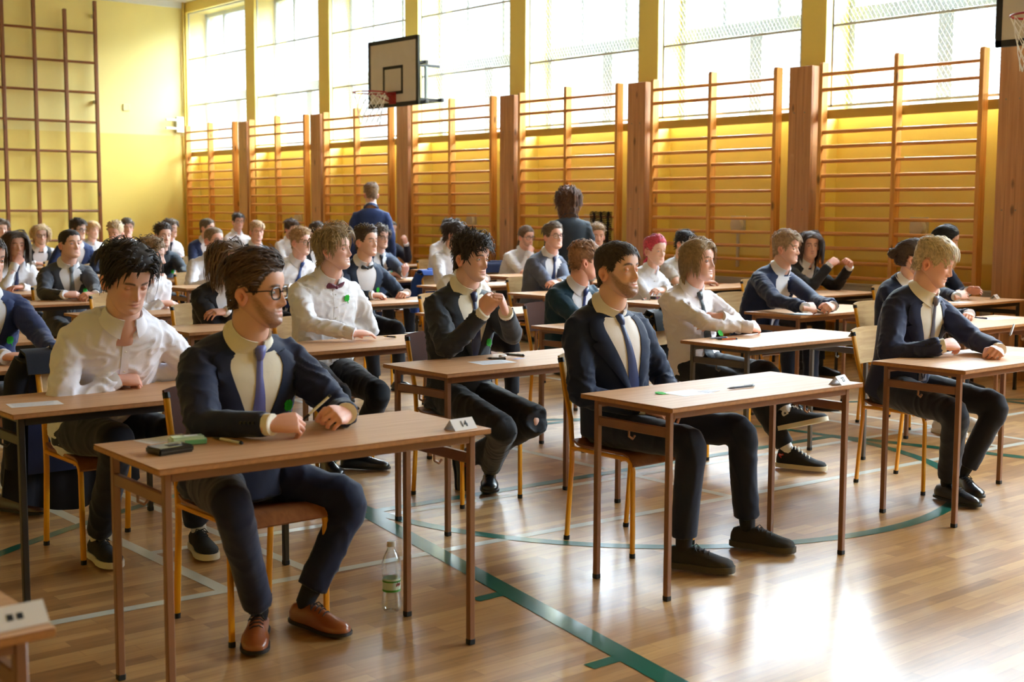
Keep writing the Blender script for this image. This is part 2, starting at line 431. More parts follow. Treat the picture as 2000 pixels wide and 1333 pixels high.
# ---- wall bars and wooden post panels
XB = 10.85
ZR = [2.83, 2.68]+[2.265-.1435*i for i in range(15)]
def wall_bars():
    r = empty('wall_bars', '', 'wall bars', (XB, 0, 0), 0, 'pine wall bars along the window wall')
    W = 1.745
    for j, y in enumerate((0, -.86, -W)):
        u = MB(); h = 2.95+(.02 if j == 1 else 0)
        w = .022
        prof = [(0, .0), (.1, .0), (.1, h), (.012, h), (0, h-.02)]
        u.add([(x, y-w, z) for x, z in prof]+[(x, y+w, z) for x, z in prof], [(0,1,2,3,4),(9,8,7,6,5),(0,5,6,1),(1,6,7,2),(2,7,8,3),(3,8,9,4),(4,9,5,0)])
        u.build('upright', M_PINE, r, bevel=.004)
    for z in ZR:
        g = MB(); g.tube([(.035 if z < 2.5 else .02, .01, z), (.035 if z < 2.5 else .02, -W-.01, z)], (.021, .016), 10); g.build('rung', M_RUNG, r)
    return r
def post_panel():
    r = empty('post_panel', '', 'post', (XB, 0, 0), 0, 'broad pine post panels between the wall bars')
    p = MB()
    for j in range(3): p.box((0, -.28+j*.0935, 0), (.03, -.28+j*.0935+.0925, 2.93))
    p.box((.03, -.28, 0), (.14, -.25, 2.93)); p.box((.03, -.03, 0), (.14, 0, 2.93))
    p.build('panel', M_POST, r, bevel=.002)
    q = MB()
    for z in (.4, 1.5, 2.47):
        for y in (-.2, -.07): q.tube([(-.004, y, z), (.005, y, z)], .008, 8)
    q.build('bolt', mat('bolt_steel', (150, 140, 120), .35, 1), r)
    return r
wb = wall_bars(); pp = post_panel()
for k in range(9):
    y = 22.09-2.315*k
    lab = 'pine wall bars with three uprights, %s set from the far corner' % cnt[k]
    if k == 0: wb.location = (XB, y, 0); wb['label'] = lab
    else: copy_tree(wb, (XB, y, 0), 0, lab)
for k in range(8):
    y = 8.585+2.31*(5-k)
    lab = 'broad pine post panel, %s from the far corner along the window wall' % cnt[k]
    if k == 0: pp.location = (XB, y, 0); pp['label'] = lab
    else: copy_tree(pp, (XB, y, 0), 0, lab)
# ---- far wall climbing grid
gr = empty('climbing_grid', 'tall dark wooden climbing grid on the far yellow wall', 'climbing grid', (8.0, 22.22, 0))
for x in (9.28, 8.75, 8.225, 7.7, 7.175, 6.65):
    u = MB(); u.box((x-8.0-.028, -.03, 0), (x-8.0+.028, .03, 4.92+.1*math.sin(x*7))); u.build('upright', M_DARKW, gr, bevel=.006)
for i in range(9):
    z = 4.46-.505*i; u = MB(); u.tube([(6.6-8, 0, z), (9.3-8, 0, z)], (.02, .022), 8); u.build('rung', M_DARKR, gr)
u = MB()
for z in (.6, 3.3, 4.75):
    for x in (9.28, 6.65): u.box((x-8-.02, .03, z-.03), (x-8+.02, .128, z+.03))
u.build('bracket', M_GUARD, gr)
# ---- round white vents with conduit, corner bracket, cover plate
M_CREAM = mat('cream_plastic', (206, 196, 168), .5)
for i, y in enumerate((18.82, 16.45, 14.25, 11.9, 9.53, 7.27)):
    r = empty('wall_vent', 'round cream wall cover behind the %s wall bars from the far corner' % ('second', 'third', 'fourth', 'fifth', 'sixth', 'seventh')[i], 'cover', (XW+RB, y, 1.33), 0, 'round covers with conduits on the window wall')
    p = MB(); p.box((-.02, -.1, -.1), (0, .1, .1)); p.build('back_plate', M_CREAM, r, bevel=.004)
    p = MB()
    p.rings([[V((-.02-x, rr*math.cos(2*PI*k/20), rr*math.sin(2*PI*k/20))) for k in range(20)] for rr, x in ((.085, 0), (.085, .025), (.075, .04), (.02, .045))]); p.build('cover', mat('cover_white', (214, 206, 184), .5), r)
    p = MB(); p.box((-.02, -.016, -.46), (0, .016, -.1)); p.build('conduit', M_CREAM, r)
b = MB(); b.box((9.8, YF-.02, 3.18), (9.92, YF, 3.3)); tag(b.build('cover_plate', mat('plate_yellow', (236, 222, 150), .5), bevel=.004), 'small square cover plate painted yellow on the bare far wall', 'cover plate')
r = empty('wall_bracket', 'grey two-pronged steel bracket beside the far corner above the wall bars', 'bracket', (10.86, 22.2, 3.0))
p = MB(); p.box((-.08, .08, -.16), (.06, .15, .12)); p.build('back_plate', M_GUARD, r, bevel=.004)
p = MB()
for z in (-.09, .06): p.bar((-.3, .06, z), (.0, .1, z), .03, .04)
p.build('prong', M_GUARD, r, bevel=.003)
b = MB(); b.tube([(XW-.05, YF-.05, 0), (XW-.05, YF-.05, ZC)], .022, 10); tag(b.build('heating_pipe', mat('pipe_yellow', (206, 176, 84), .45)), 'yellow painted vertical pipe in the far corner of the hall', 'pipe')
# ---- backboards
def backboard(y0, y1, label):
    X = 10.38; z0, z1 = 2.87, 3.77
    r = empty('basketball_hoop', label, 'basketball hoop', (X, (y0+y1)/2, 0), 0, 'wall mounted basketball hoops')
    W = (y1-y0)/2; p = MB()
    p.box((0, -W, z0), (.025, W, z1)); p.build('board', M_BOARD, r, bevel=.003)
    f = MB(); t = .05; x0, x1 = -.004, .03
    for a, c in (((x0,-W-.004,z0-.004),(x1,-W+t,z1+.004)), ((x0,W-t,z0-.004),(x1,W+.004,z1+.004)), ((x0,-W,z0-.004),(x1,W,z0+t)), ((x0,-W,z1-t),(x1,W,z1+.004))): f.box(a, c)
    f.build('border', M_BLACK, r)
    f = MB(); x1 = .001; a, c, za, zb = -.235, .235, 3.03, 3.41; t = .04
    for lo, hi in (((x0,a,za),(x1,c,za+t)), ((x0,a,zb-t),(x1,c,zb)), ((x0,a,za),(x1,a+t,zb)), ((x0,c-t,za),(x1,c,zb))): f.box(lo, hi)
    f.build('target_square', M_BLACK, r)
    f = MB(); zr = 3.035
    f.box((-.02, -.075, 2.9), (0, .075, 3.06)); f.bar((-.02, -.05, 2.93), (-.2, -.13, zr-.015), .018, .018); f.bar((-.02, .05, 2.93), (-.2, .13, zr-.015), .018, .018); f.box((-.16, -.06, zr-.012), (0, .06, zr+.006))
    cx = -.15-.225
    f.tube([(cx+.225*math.cos(2*PI*k/28), .225*math.sin(2*PI*k/28), zr) for k in range(29)], .0095, 8)
    f.build('rim', M_RED, r)
    n = MB(); L = 12; rows = 6
    def npt(k, j):
        a = 2*PI*(k+.5*(j % 2))/L; rr = .222-.085*(j/rows)**.7; return V((cx+rr*math.cos(a), rr*math.sin(a), zr-.012-.42*j/rows))
    for k in range(L):
        for j in range(rows):
            if j % 2 == 0: e = (npt(k, j+1), npt(k-1, j+1))
            else: e = (npt(k, j+1), npt(k+1, j+1))
            for q in e: n.tube([npt(k, j), q], .0035, 5)
    n.build('net', M_NET, r)
    f = MB()
    for y in (-.42, .42):
        f.bar((.03, y, 2.9), (.03, y, 3.45), .05, .05); f.bar((.05, y, 2.95), (.47, y, 2.95), .04, .04); f.bar((.05, y, 3.4), (.47, y, 3.4), .04, .04)
        f.bar((.12, y, 2.9), (.12, y, 3.45), .06, .03)
    f.bar((.1, -W-.06, 2.9), (.1, W, 2.9), .05, .05); f.bar((.1, -W-.06, 3.42), (.1, W, 3.42), .05, .05); f.bar((.47, -.5, 2.95), (.47, .5, 2.95), .05, .05)
    f.build('mount_frame', M_BLACK, r, bevel=.003)
    for sg in (-1, 1):
        f = MB(); f.bar((.1, sg*(W+.035), 2.95), (.1, sg*(W+.035), 3.36), .03, .05); f.build('side_rail', mat('galvanised', (150, 160, 165), .35, .8), r)
backboard(14.33, 15.5, 'basketball hoop with red rim hanging between the third and fourth wall bars')
backboard(4.86, 6.05, 'basketball hoop cut off by the right edge, above the last post')
# ---- court lines (thin painted bands, all part of the floor)
def flat(m_, segs, name):
    q = MB()
    for i, (poly, z) in enumerate(segs): q.add([(x, y, z+.00001*(i % 40)) for x, y in poly], [tuple(range(len(poly)))])
    return struct(q.build(name, m_, smooth=False))
def band(p, q, w):
    p, q = V((*p, 0)), V((*q, 0)); d = (q-p).normalized(); n = V((-d.y, d.x, 0))*w/2
    return [(a.x, a.y) for a in (p-n, q-n, q+n, p+n)]
W = []
for a, c, w in (((-2.5, 4.84), (10.6, 4.2), .055), ((2.4, 5.32), (10.6, 4.93), .055), ((2.39, 4.58), (2.39, 15.5), .06), ((2.8, 4.6), (2.8, 15.5), .05), ((5.25, 4.48), (5.27, 15.5), .055), ((7.72, 4.35), (7.74, 15.5), .055), ((8.08, 4.33), (8.1, 15.5), .055), ((-2.5, 9.2), (10.6, 8.8), .055)):
    W.append((band(a, c, w), .0012))
flat(M_LINEW, W, 'trim_10')
G = []
c0 = (5.4, 5.33)
def lane(p, q, s):
    G.append((band(p, q, .09), .0018))
    d = (V((*q, 0))-V((*p, 0))).normalized(); 
    for t in (1.52, 2.36, 3.2):
        e = V((*p, 0))+d*t; G.append((band((e.x, e.y), (e.x+s*.17, e.y), .055), .0018))
lane((3.56, 5.37), (2.55, .6), -1); lane((7.2, 5.3), (8.3, .6), 1)
G.append((band((3.6, 5.37), (7.2, 5.27), .07), .0017))
N = 96
for k in range(N):
    a0, a1 = 2*PI*k/N, 2*PI*(k+1)/N
    G.append(([(c0[0]+rr*math.cos(a), c0[1]+rr*math.sin(a)) for rr, a in ((1.76, a0), (1.83, a0), (1.83, a1), (1.76, a1))], .0017))
for k in range(60):
    a0, a1 = PI*k/60, PI*(k+1)/60
    G.append(([(5.6+rr*math.cos(a), .2+rr*math.sin(a)) for rr, a in ((6.62, a0), (6.68, a0), (6.68, a1), (6.62, a1))], .0016))
G.append((band((9.6, -3), (9.6, 20), .06), .0016))
flat(M_LINEG, G, 'trim_11')
# ---- daylight
SKYC, SKYS = (.82, .94, 1.10), 64.0
w = bpy.data.worlds.new('sky'); SC.world = w; w.use_nodes = True
nt = w.node_tree; bg = nt.nodes['Background']
tc = nd(nt, 'ShaderNodeTexCoord', -900, 0); sx = nd(nt, 'ShaderNodeSeparateXYZ', -700, 0); nt.links.new(tc.outputs['Generated'], sx.inputs[0])
mr = nd(nt, 'ShaderNodeMapRange', -520, 0); mr.inputs[1].default_value = -1; mr.inputs[2].default_value = 1; nt.links.new(sx.outputs[2], mr.inputs[0])
rp = nd(nt, 'ShaderNodeValToRGB', -340, 0); el = rp.color_ramp.elements      # overcast sky: brighter towards the zenith, dim ground
SKY = ((.0, .03), (.485, .032), (.5, .036), (.576, .044), (.60, .20), (.64, .50), (.72, .86), (1., 1.))
el[0].position, el[1].position = SKY[0][0], SKY[-1][0]
for p_, v_ in SKY[1:-1]: el.new(p_)
for e_, (p_, v_) in zip(sorted(el, key=lambda e: e.position), SKY): e_.color = (v_*SKYC[0], v_*SKYC[1], v_*SKYC[2], 1)
nt.links.new(mr.outputs[0], rp.inputs[0]); nt.links.new(rp.outputs[0], bg.inputs[0]); bg.inputs[1].default_value = SKYS
for i in range(NB):
    y0 = PIL[i]+PW; y1 = PIL[i+1] if i+1 < NB else YF-.06
    ld = bpy.data.lights.new('window_portal', 'AREA'); ld.shape = 'RECTANGLE'; ld.size = y1-y0; ld.size_y = ZT-ZS
    ld.cycles.is_portal = True
    o = bpy.data.objects.new('window_portal', ld); COL.objects.link(o); o.location = (XW+.62, (y0+y1)/2, (ZS+ZT)/2)
    o.rotation_euler = (rad(90), 0, rad(90))
SC.view_settings.view_transform = 'Standard'; SC.view_settings.look = 'None'; SC.view_settings.exposure = 0.14; SC.view_settings.gamma = 1
SC.cycles.max_bounces = 10; SC.cycles.diffuse_bounces = 6; SC.cycles.transparent_max_bounces = 12
# ------------------------------------------------------------------ desks and chairs
M_TOP = wood('desk_laminate', (190, 142, 102), (210, 166, 126), 0, .46, knots=False, scale=1.6)
M_TOP.node_tree.nodes['Principled BSDF'].inputs['Coat Weight'].default_value = .03; M_TOP.node_tree.nodes['Principled BSDF'].inputs['Specular IOR Level'].default_value = .2
M_TOP.node_tree.nodes['Principled BSDF'].inputs['Coat Roughness'].default_value = .22
M_EDGE = mat('desk_edge', (176, 122, 72), .5, var=.12, vscale=60)
M_TUBE = mat('brown_steel', (136, 94, 68), .38, var=.06, vscale=9)
M_TUBEB = mat('black_steel', (38, 34, 34), .38)
M_TUBEG = mat('grey_brown_steel', (92, 84, 76), .38)
M_YEL = mat('yellow_steel', (224, 152, 16), .32, var=.05, vscale=9)
M_PLYS = wood('seat_ply', (130, 76, 38), (158, 98, 54), 1, .35, knots=False)
M_PLYB = wood('backrest_ply', (176, 136, 84), (200, 162, 108), 0, .55, knots=False); M_PLYB.node_tree.nodes['Principled BSDF'].inputs['Specular IOR Level'].default_value = .2
M_PLYD = mat('dark_backrest', (84, 44, 26), .6, spec=.12)
M_CAP = mat('rubber_black', (20, 20, 20), .6)
DL, DW, DH = 1.186, .51, .76
def make_desk():
    r = empty('school_desk', '', 'desk', (0,0,0), 0, 'school desks set out in rows for the exam')
    t = MB(); t.box((-DL/2, -DW/2, DH-.019), (DL/2, DW/2, DH-.002)); t.v = t.v
    o = t.build('tabletop', [M_EDGE], r, bevel=.003, seg=2)
    t = MB(); t.box((-DL/2+.001, -DW/2+.001, DH-.002), (DL/2-.001, DW/2-.001, DH)); t.build('laminate', M_TOP, o, bevel=.0008)
    q = .024; X, Y = DL/2-.047, DW/2-.057
    for sx in (-1, 1):
        for sy in (-1, 1):
            l = MB(); l.box((sx*X-q/2, sy*Y-q/2, .012), (sx*X+q/2, sy*Y+q/2, DH-.019)); lo = l.build('leg', M_TUBE, r, bevel=.003)
            c = MB(); c.box((sx*X-q/2-.001, sy*Y-q/2-.001, 0), (sx*X+q/2+.001, sy*Y+q/2+.001, .022)); c.build('rubber_foot', M_CAP, lo, bevel=.003)
    for sy in (-1, 1):
        a = MB(); a.box((-X+q/2, sy*Y-.011, DH-.052), (X-q/2, sy*Y+.011, DH-.0195)); a.build('apron_rail', M_TUBE, r, bevel=.002)
    for sx in (-1, 1):
        a = MB(); a.box((sx*X-.011, -Y+q/2, DH-.04), (sx*X+.011, Y-q/2, DH-.0195)); a.build('apron_rail', M_TUBE, r, bevel=.002)
        a = MB(); a.box((sx*X-.010, -Y+q/2, .635), (sx*X+.010, Y-q/2, .672)); s = a.build('side_rail', M_TUBE, r, bevel=.003)
        h = MB(); h.tube([(sx*X, .02, .636), (sx*X, .02, .612), (sx*X+.02, .02, .60), (sx*X+.032, .02, .612)], .005, 6); h.build('bag_hook', M_TUBE, s)
    return r
def make_chair():
    r = empty('school_chair', '', 'chair', (0,0,0), 0, 'yellow framed school chairs')
    w, q = .19, .022; zs = .44
    s = MB()
    def seat(u, v):
        x = (u-.5)*.39; y = -.2+v*.385
        z = zs+.006-.014*math.exp(-((v-.55)/.3)**2)*(1-(2*u-1)**2) - .045*max(0, (.16-v)/.16)**2 + .02*max(0, (v-.85)/.15)**2
        return (x, y, z)
    s.slab(seat, 9, 13, .011); s.build('seat', M_PLYS, r, angle=50)
    bk = MB()
    def back(u, v):
        x = (u-.5)*.40; z = .655+v*.185
        y = .238+(z-.6)*.22+.035*(1-(2*u-1)**2)-.012
        zz = z+(.012*(1-(2*u-1)**4) if v > .9 else 0)
        return (x, y, zz)
    bk.slab(back, 11, 7, .01); bk.build('backrest', M_PLYB, r, angle=50)
    for sx in (-1, 1):
        x = sx*w
        l = MB(); l.tube([(x, -.195, .014), (x, -.192, zs-.06), (x, -.185, zs-.03), (x, -.165, zs-.014), (x, -.13, zs-.012), (x, .19, zs-.012)], [(.010, .0125)]*6, 8, up=(1,0,0)); o = l.build('leg', M_YEL, r)
        c = MB(); c.tube([(x, -.195, 0), (x, -.195, .02)], .013, 8); c.build('rubber_foot', M_CAP, o)
        l = MB(); l.tube([(x, .225, .014), (x, .195, .36), (x, .195, zs), (x, .205, .56), (x, .245, .70), (x, .272, .815)], [(.0095, .0135)]*6, 8, up=(1,0,0)); o = l.build('leg', M_YEL, r)
        c = MB(); c.tube([(x, .227, 0), (x, .225, .02)], .014, 8); c.build('rubber_foot', M_CAP, o)
        c = MB(); c.tube([(x, .270, .81), (x, .276, .83)], .0145, 8); c.build('end_cap', M_CAP, o)
    c = MB(); c.tube([(-w, .19, zs-.02), (w, .19, zs-.02)], .01, 8); c.tube([(-w, -.12, zs-.02), (w, -.12, zs-.02)], .009, 8); c.build('cross_bar', M_YEL, r)
    return r
desk0 = make_desk(); chair0 = make_chair()
D_used = [False]; C_used = [False]
def put_desk(x, y, who, rz=0, frame=None):
    """x, y: front left corner of the top (seen from the camera), top is DL x DW"""
    lab = who
    c = Matrix.Rotation(rz, 3, 'Z') @ V((DL/2, DW/2, 0)); loc = (x+c.x, y+c.y, 0)
    if not D_used[0]: D_used[0] = True; d = desk0; d.location = loc; d.rotation_euler = (0,0,rz); d['label'] = lab
    else: d = copy_tree(desk0, loc, rz, lab)
    frame = frame or M_TUBE
    if True:
        for ch in d.children:
            for o in [ch]+list(ch.children):
                if o.data.materials[0] == M_TUBE:
                    o.material_slots[0].link = 'OBJECT'; o.material_slots[0].material = frame
    return d
def put_chair(x, y, who, rz=0, back=None):
    lab = who
    if not C_used[0]: C_used[0] = True; d = chair0; d.location = (x, y, 0); d.rotation_euler = (0,0,rz); d['label'] = lab
    else: d = copy_tree(chair0, (x, y, 0), rz, lab)
    for ch in d.children:
        if ch.name.startswith('backrest'): ch.material_slots[0].link = 'OBJECT'; ch.material_slots[0].material = back or M_PLYB
    return d
# ------------------------------------------------------------------ people
def nrmz(v): return V(v).normalized()
def remesh(mb, vox, sm=3):
    me = bpy.data.meshes.new('tmp'); me.from_pydata(mb.v, [], mb.f)
    bm = bmesh.new(); bm.from_mesh(me); bmesh.ops.recalc_face_normals(bm, faces=bm.faces); bm.to_mesh(me); bm.free()
    o = bpy.data.objects.new('tmp', me); COL.objects.link(o)
    md = o.modifiers.new('r', 'REMESH'); md.mode = 'VOXEL'; md.voxel_size = vox
    if sm:
        s = o.modifiers.new('s', 'SMOOTH'); s.factor = .5; s.iterations = sm
    dg = bpy.context.evaluated_depsgraph_get(); ev = o.evaluated_get(dg); m2 = ev.to_mesh()
    n = len(m2.vertices); co = np.empty(n*3, dtype=np.float32); m2.vertices.foreach_get('co', co)
    no = np.empty(n*3, dtype=np.float32); m2.vertices.foreach_get('normal', no)
    fs = [tuple(p.vertices) for p in m2.polygons]
    ev.to_mesh_clear(); bpy.data.objects.remove(o); bpy.data.meshes.remove(me)
    return co.reshape(-1, 3).astype(float), fs, no.reshape(-1, 3).astype(float)
def folds(co, no, amp, sc, seed, zs=1.4):
    out = co.copy()
    for i in range(len(co)):
        p = V(co[i])
        q = V((p.x*sc+seed, p.y*sc+seed*.7, p.z*sc*zs))
        w = noise.noise_vector(q*.45)*.9
        n1 = 1-abs(noise.noise(q+w))*2.2
        n2 = noise.noise(q*.42+V((9, 3, seed)))
        out[i] += no[i]*amp*(max(n1, 0)**2*.8*(.5+max(0, n2+.35))-.2+n2*.5)
    return out
def bez(a, b, c, t): return a*((1-t)**2)+b*(2*t*(1-t))+c*(t*t)
def limb(mb, A, J, B, RA, RB, n, r, out=.35, pre=None):
    d1, d2 = (J-A), (B-J); l1, l2 = d1.length, d2.length; d1.normalize(); d2.normalize()
    o = d1-d2; o = o.normalized()*(r*out*min(1, o.length)) if o.length > .02 else V((0, 0, 0))
    pth, rr = [], []
    if pre: pth.append(pre[0]); rr.append(pre[1])
    fa = lambda t: float(np.interp(t, [k[0] for k in RA], [k[1] for k in RA])); fb_ = lambda t: float(np.interp(t, [k[0] for k in RB], [k[1] for k in RB]))
    for t in np.linspace(0, 1-r/l1, 5): pth.append(A+d1*(l1*t)); rr.append(fa(t))
    p0, p2 = J-d1*r, J+d2*r
    for t in (.2, .4, .6, .8): pth.append(bez(p0, J+o, p2, t)); rr.append(fa(1-(1-t)*r/l1) if t < .5 else fb_(t*r/l2))
    for t in np.linspace(r/l2, 1, 6): pth.append(J+d2*(l2*t)); rr.append(fb_(t))
    mb.tube(pth, rr, n)
def ik(S, W, l1, l2, pole):
    d = W-S; L = d.length
    if L > (l1+l2)*.985: k = L/((l1+l2)*.985); l1 *= k; l2 *= k
    d = d.normalized(); a = (l1*l1-l2*l2+L*L)/(2*L); hh = math.sqrt(max(l1*l1-a*a, 1e-6))
    p = V(pole); p = p-d*p.dot(d); p.normalize()
    return S+d*a+p*hh
HZ = np.array([-.118,-.113,-.104,-.092,-.078,-.062,-.045,-.022,0,.02,.04,.06,.08,.095,.108,.116,.1195])
HYF = np.array([.058,.072,.082,.085,.0855,.0845,.084,.085,.085,.091,.0935,.091,.082,.069,.049,.027,.0])
HYB = np.array([.044,.030,.010,-.008,-.028,-.052,-.070,-.085,-.094,-.100,-.103,-.101,-.092,-.077,-.053,-.029,-.001])
HW = np.array([.010,.0225,.037,.0485,.0555,.0595,.063,.067,.0695,.072,.0745,.0745,.0695,.060,.043,.0235,.001])
HL_A = np.radians([0, 28, 46, 58, 70, 80, 90, 102, 114, 132, 180])
HL_Z = np.array([.073,.071,.057,.034,-.004,.002,.030,.024,-.02,-.054,-.060])
def smooth_interp(z, X, Y):
    k = np.arange(-2, 3)*.004
    return np.mean([np.interp(z+d, X, Y) for d in k], axis=0)
def head_mesh(q, lod):
    """local coordinates: x to the person's right, y forward, z up. returns verts, faces, colours, grid"""
    if lod == 0: nz, na, pw = 84, 84, 1.32
    elif lod == 1: nz, na, pw = 60, 60, 1.25
    else: nz, na, pw = 40, 44, 1.15
    t = np.linspace(0, 1, nz)
    kk = np.array([0, .04, .60, 1]); zz = np.array([-.1178, -.108, .03, .1195]); z = np.interp(t, kk, zz)
    u = np.linspace(-1, 1, na, endpoint=False); a = PI*np.sign(u)*np.abs(u)**pw
    Z, A = np.meshgrid(z, a, indexing='ij')
    yf = smooth_interp(Z, HZ, HYF); yb = smooth_interp(Z, HZ, HYB); hw = smooth_interp(Z, HZ, HW)
    hw = hw*np.where(Z < .01, q.get('jaw', 1.), 1.)
    top = np.clip((.1195-Z)/.006, 0, 1)**.5
    ym = yb+(yf-yb)*np.interp(Z, [-.118, -.06, .0, .06], [.55, .5, .48, .47])
    c, s = np.cos(A), np.sin(A)
    e1 = np.interp(Z, [-.118, -.08, -.03, .05, .12], [2.0, 2.15, 2.25, 2.3, 2.1])
    X = hw*top*np.sign(s)*np.abs(s)**(2/e1)
    Y = np.where(c > 0, ym+(yf-ym)*top*np.abs(c)**(2/e1), ym+(yb-ym)*top*np.abs(c)**(2/2.1))
    fm = np.clip((c-.05)/.5, 0, 1); fm = fm*fm*(3-2*fm)
    g = lambda x0, z0, sx, sz: np.exp(-((X-x0)/sx)**2-((Z-z0)/sz)**2)
    gs = lambda x0, z0, sx, sz: g(x0, z0, sx, sz)+g(-x0, z0, sx, sz)
    N = q.get('nose', 1.)
    sx = np.interp(Z, [-.046, -.036, .012, .02], [.0125, .0115, .0068, .007])
    am = np.interp(Z, [-.052, -.047, -.038, -.030, -.010, .012, .024], [0, .011, .0235, .0225, .0130, .004, 0])*N
    dy = am*np.exp(-(X/sx)**2)
    dy += gs(.0145, -.038, .0062, .0075)*.0085*N
    dy -= gs(.031, .002, .0155, .0105)*.0115
    dy -= gs(.017, .008, .008, .010)*.003
    dy += gs(.030, .0215, .019, .0065)*.0042
    dy += gs(.043, -.022, .016, .015)*.0042
    dy -= gs(.043, -.058, .014, .018)*.003
    dy += g(0, -.0595, .0165, .0050)*.0032+g(0, -.0705, .0145, .0054)*.0040
    dy -= g(0, -.0650, .0215, .0020)*.0026
    dy -= g(0, -.0525, .004, .005)*.0014
    dy -= g(0, -.0825, .016, .005)*.0036
    dy += g(0, -.099, .0145, .010)*.0052
    dy -= gs(.023, -.065, .004, .004)*.0018
    dy -= gs(.020, -.052, .004, .008)*.0012
    Y = Y+dy*fm
    sk = np.array(lin(q['skin'])); C = np.ones(Z.shape+(3,))*sk
    def tint(m, col): 
        nonlocal C
        C = C*(1-m[..., None])+np.array(col)*m[..., None]
    tint(np.clip(gs(.038, -.028, .020, .018)*fm*.35+g(0, -.038, .014, .010)*fm*.38, 0, 1), sk*np.array([1.0, .68, .62]))
    lip = np.clip(g(0, -.0652, .0205, .0068)*1.5-.25, 0, 1)*fm*.74
    tint(lip, sk*np.array([.78, .43, .42]))
    tint(np.clip(g(0, -.0650, .0215, .0013)*1.1, 0, 1)*fm*.7, sk*np.array([.42, .20, .18]))
    hc = np.array(lin(q['hair']))*.95
    bz = .0255-.0045*((np.abs(X)-.030)/.018)**2
    br = np.clip(1.4-np.abs(Z-bz)/.0046, 0, 1)*np.clip((np.abs(X)-.009)/.005, 0, 1)*np.clip((.052-np.abs(X))/.008, 0, 1)*fm
    tint(br*q.get('brow', .85), hc)
    tint(gs(.0075, -.0475, .0038, .0022)*fm*.8, sk*.2)
    aa = np.abs(A)
    hl = np.interp(aa, HL_A, HL_Z)+q.get('hline', 0)*np.clip(1-aa/rad(60), 0, 1)
    sc_m = np.clip((Z-hl)/.006+.5, 0, 1)
    tint(sc_m*q.get('scalp', .85), hc)
    bd = q.get('beard', 0)
    if bd:
        lw = np.interp(aa, np.radians([0, 12, 22, 35, 50, 62, 74, 84]), [-.078, -.074, -.055, -.058, -.048, -.03, -.005, .0])
        m1 = np.clip((lw-Z)/.016+.5, 0, 1)*np.clip((rad(88)-aa)/rad(14), 0, 1)
        m2 = g(0, -.0545, .024, .0045)*fm*.9
        m3 = np.clip(1-lip*1.6, 0, 1)
        nzv = np.array([[noise.noise(V((X[i, j]*260, Y[i, j]*260, Z[i, j]*180))) for j in range(na)] for i in range(nz)])
        tint(np.clip((m1+m2)*m3*bd*(.9+.35*nzv), 0, 1), np.array(lin(q.get('beardc', q['hair'])))*.8)
        Y = Y+(m1*fm*.003*bd); X = X*(1+m1*.03*bd)
    verts = np.stack([X, Y, Z], -1).reshape(-1, 3); cols = C.reshape(-1, 3)
    fs = []
    for i in range(nz-1):
        for j in range(na):
            k = (j+1) % na; fs.append((i*na+j, i*na+k, (i+1)*na+k, (i+1)*na+j))
    n0 = len(verts)
    verts = np.vstack([verts, [[0, np.mean(Y[-1]), .1197]], [[0, .05, -.1185]]]); cols = np.vstack([cols, [hc], [sk]])
    for j in range(na):
        k = (j+1) % na; fs.append((((nz-1)*na+j), (nz-1)*na+k, n0)); fs.append((k, j, n0+1))
    return verts, fs, cols, (z, a, X, Y)
def ear(mb, cols, side, sk, lod):
    n, mrg = (14, 6) if lod < 2 else (8, 4)
    c = V((side*.0715, -.012, -.012)); o = len(mb.v)
    R = []
    for i in range(mrg+1):
        t = i/mrg; rr = 1-t
        row = []
        for k in range(n):
            al = 2*PI*k/n; ex = math.cos(al); ez = math.sin(al)
            w = .0175*(1+.18*ez); h = .0315
            out = .016*(.55+.45*math.cos(al+PI))*1.0
            prof = .006*math.sin(t*PI*1.0)*1.5 if t < .5 else .009-.016*min(1, (t-.5)*2)
            row.append(c+V((side*(out*rr**.7*.8+prof+.004), ex*w*(1-t*.98)-.006*(1-t)*(ez > 0), ez*h*(1-t*.98))))
        R.append(row)
    back = [p+V((-side*.012, .004*0, 0)) for p in R[0]]
    back = [V((side*.066, p.y*.8-.002, p.z*.85)) for p in R[0]]
    allr = [back]+R
    mb.rings(allr, 0, cap0=False)
    k = len(mb.v)-o; cols.extend([tuple(np.array(sk)*np.array([1.02, .80, .74]))]*k)
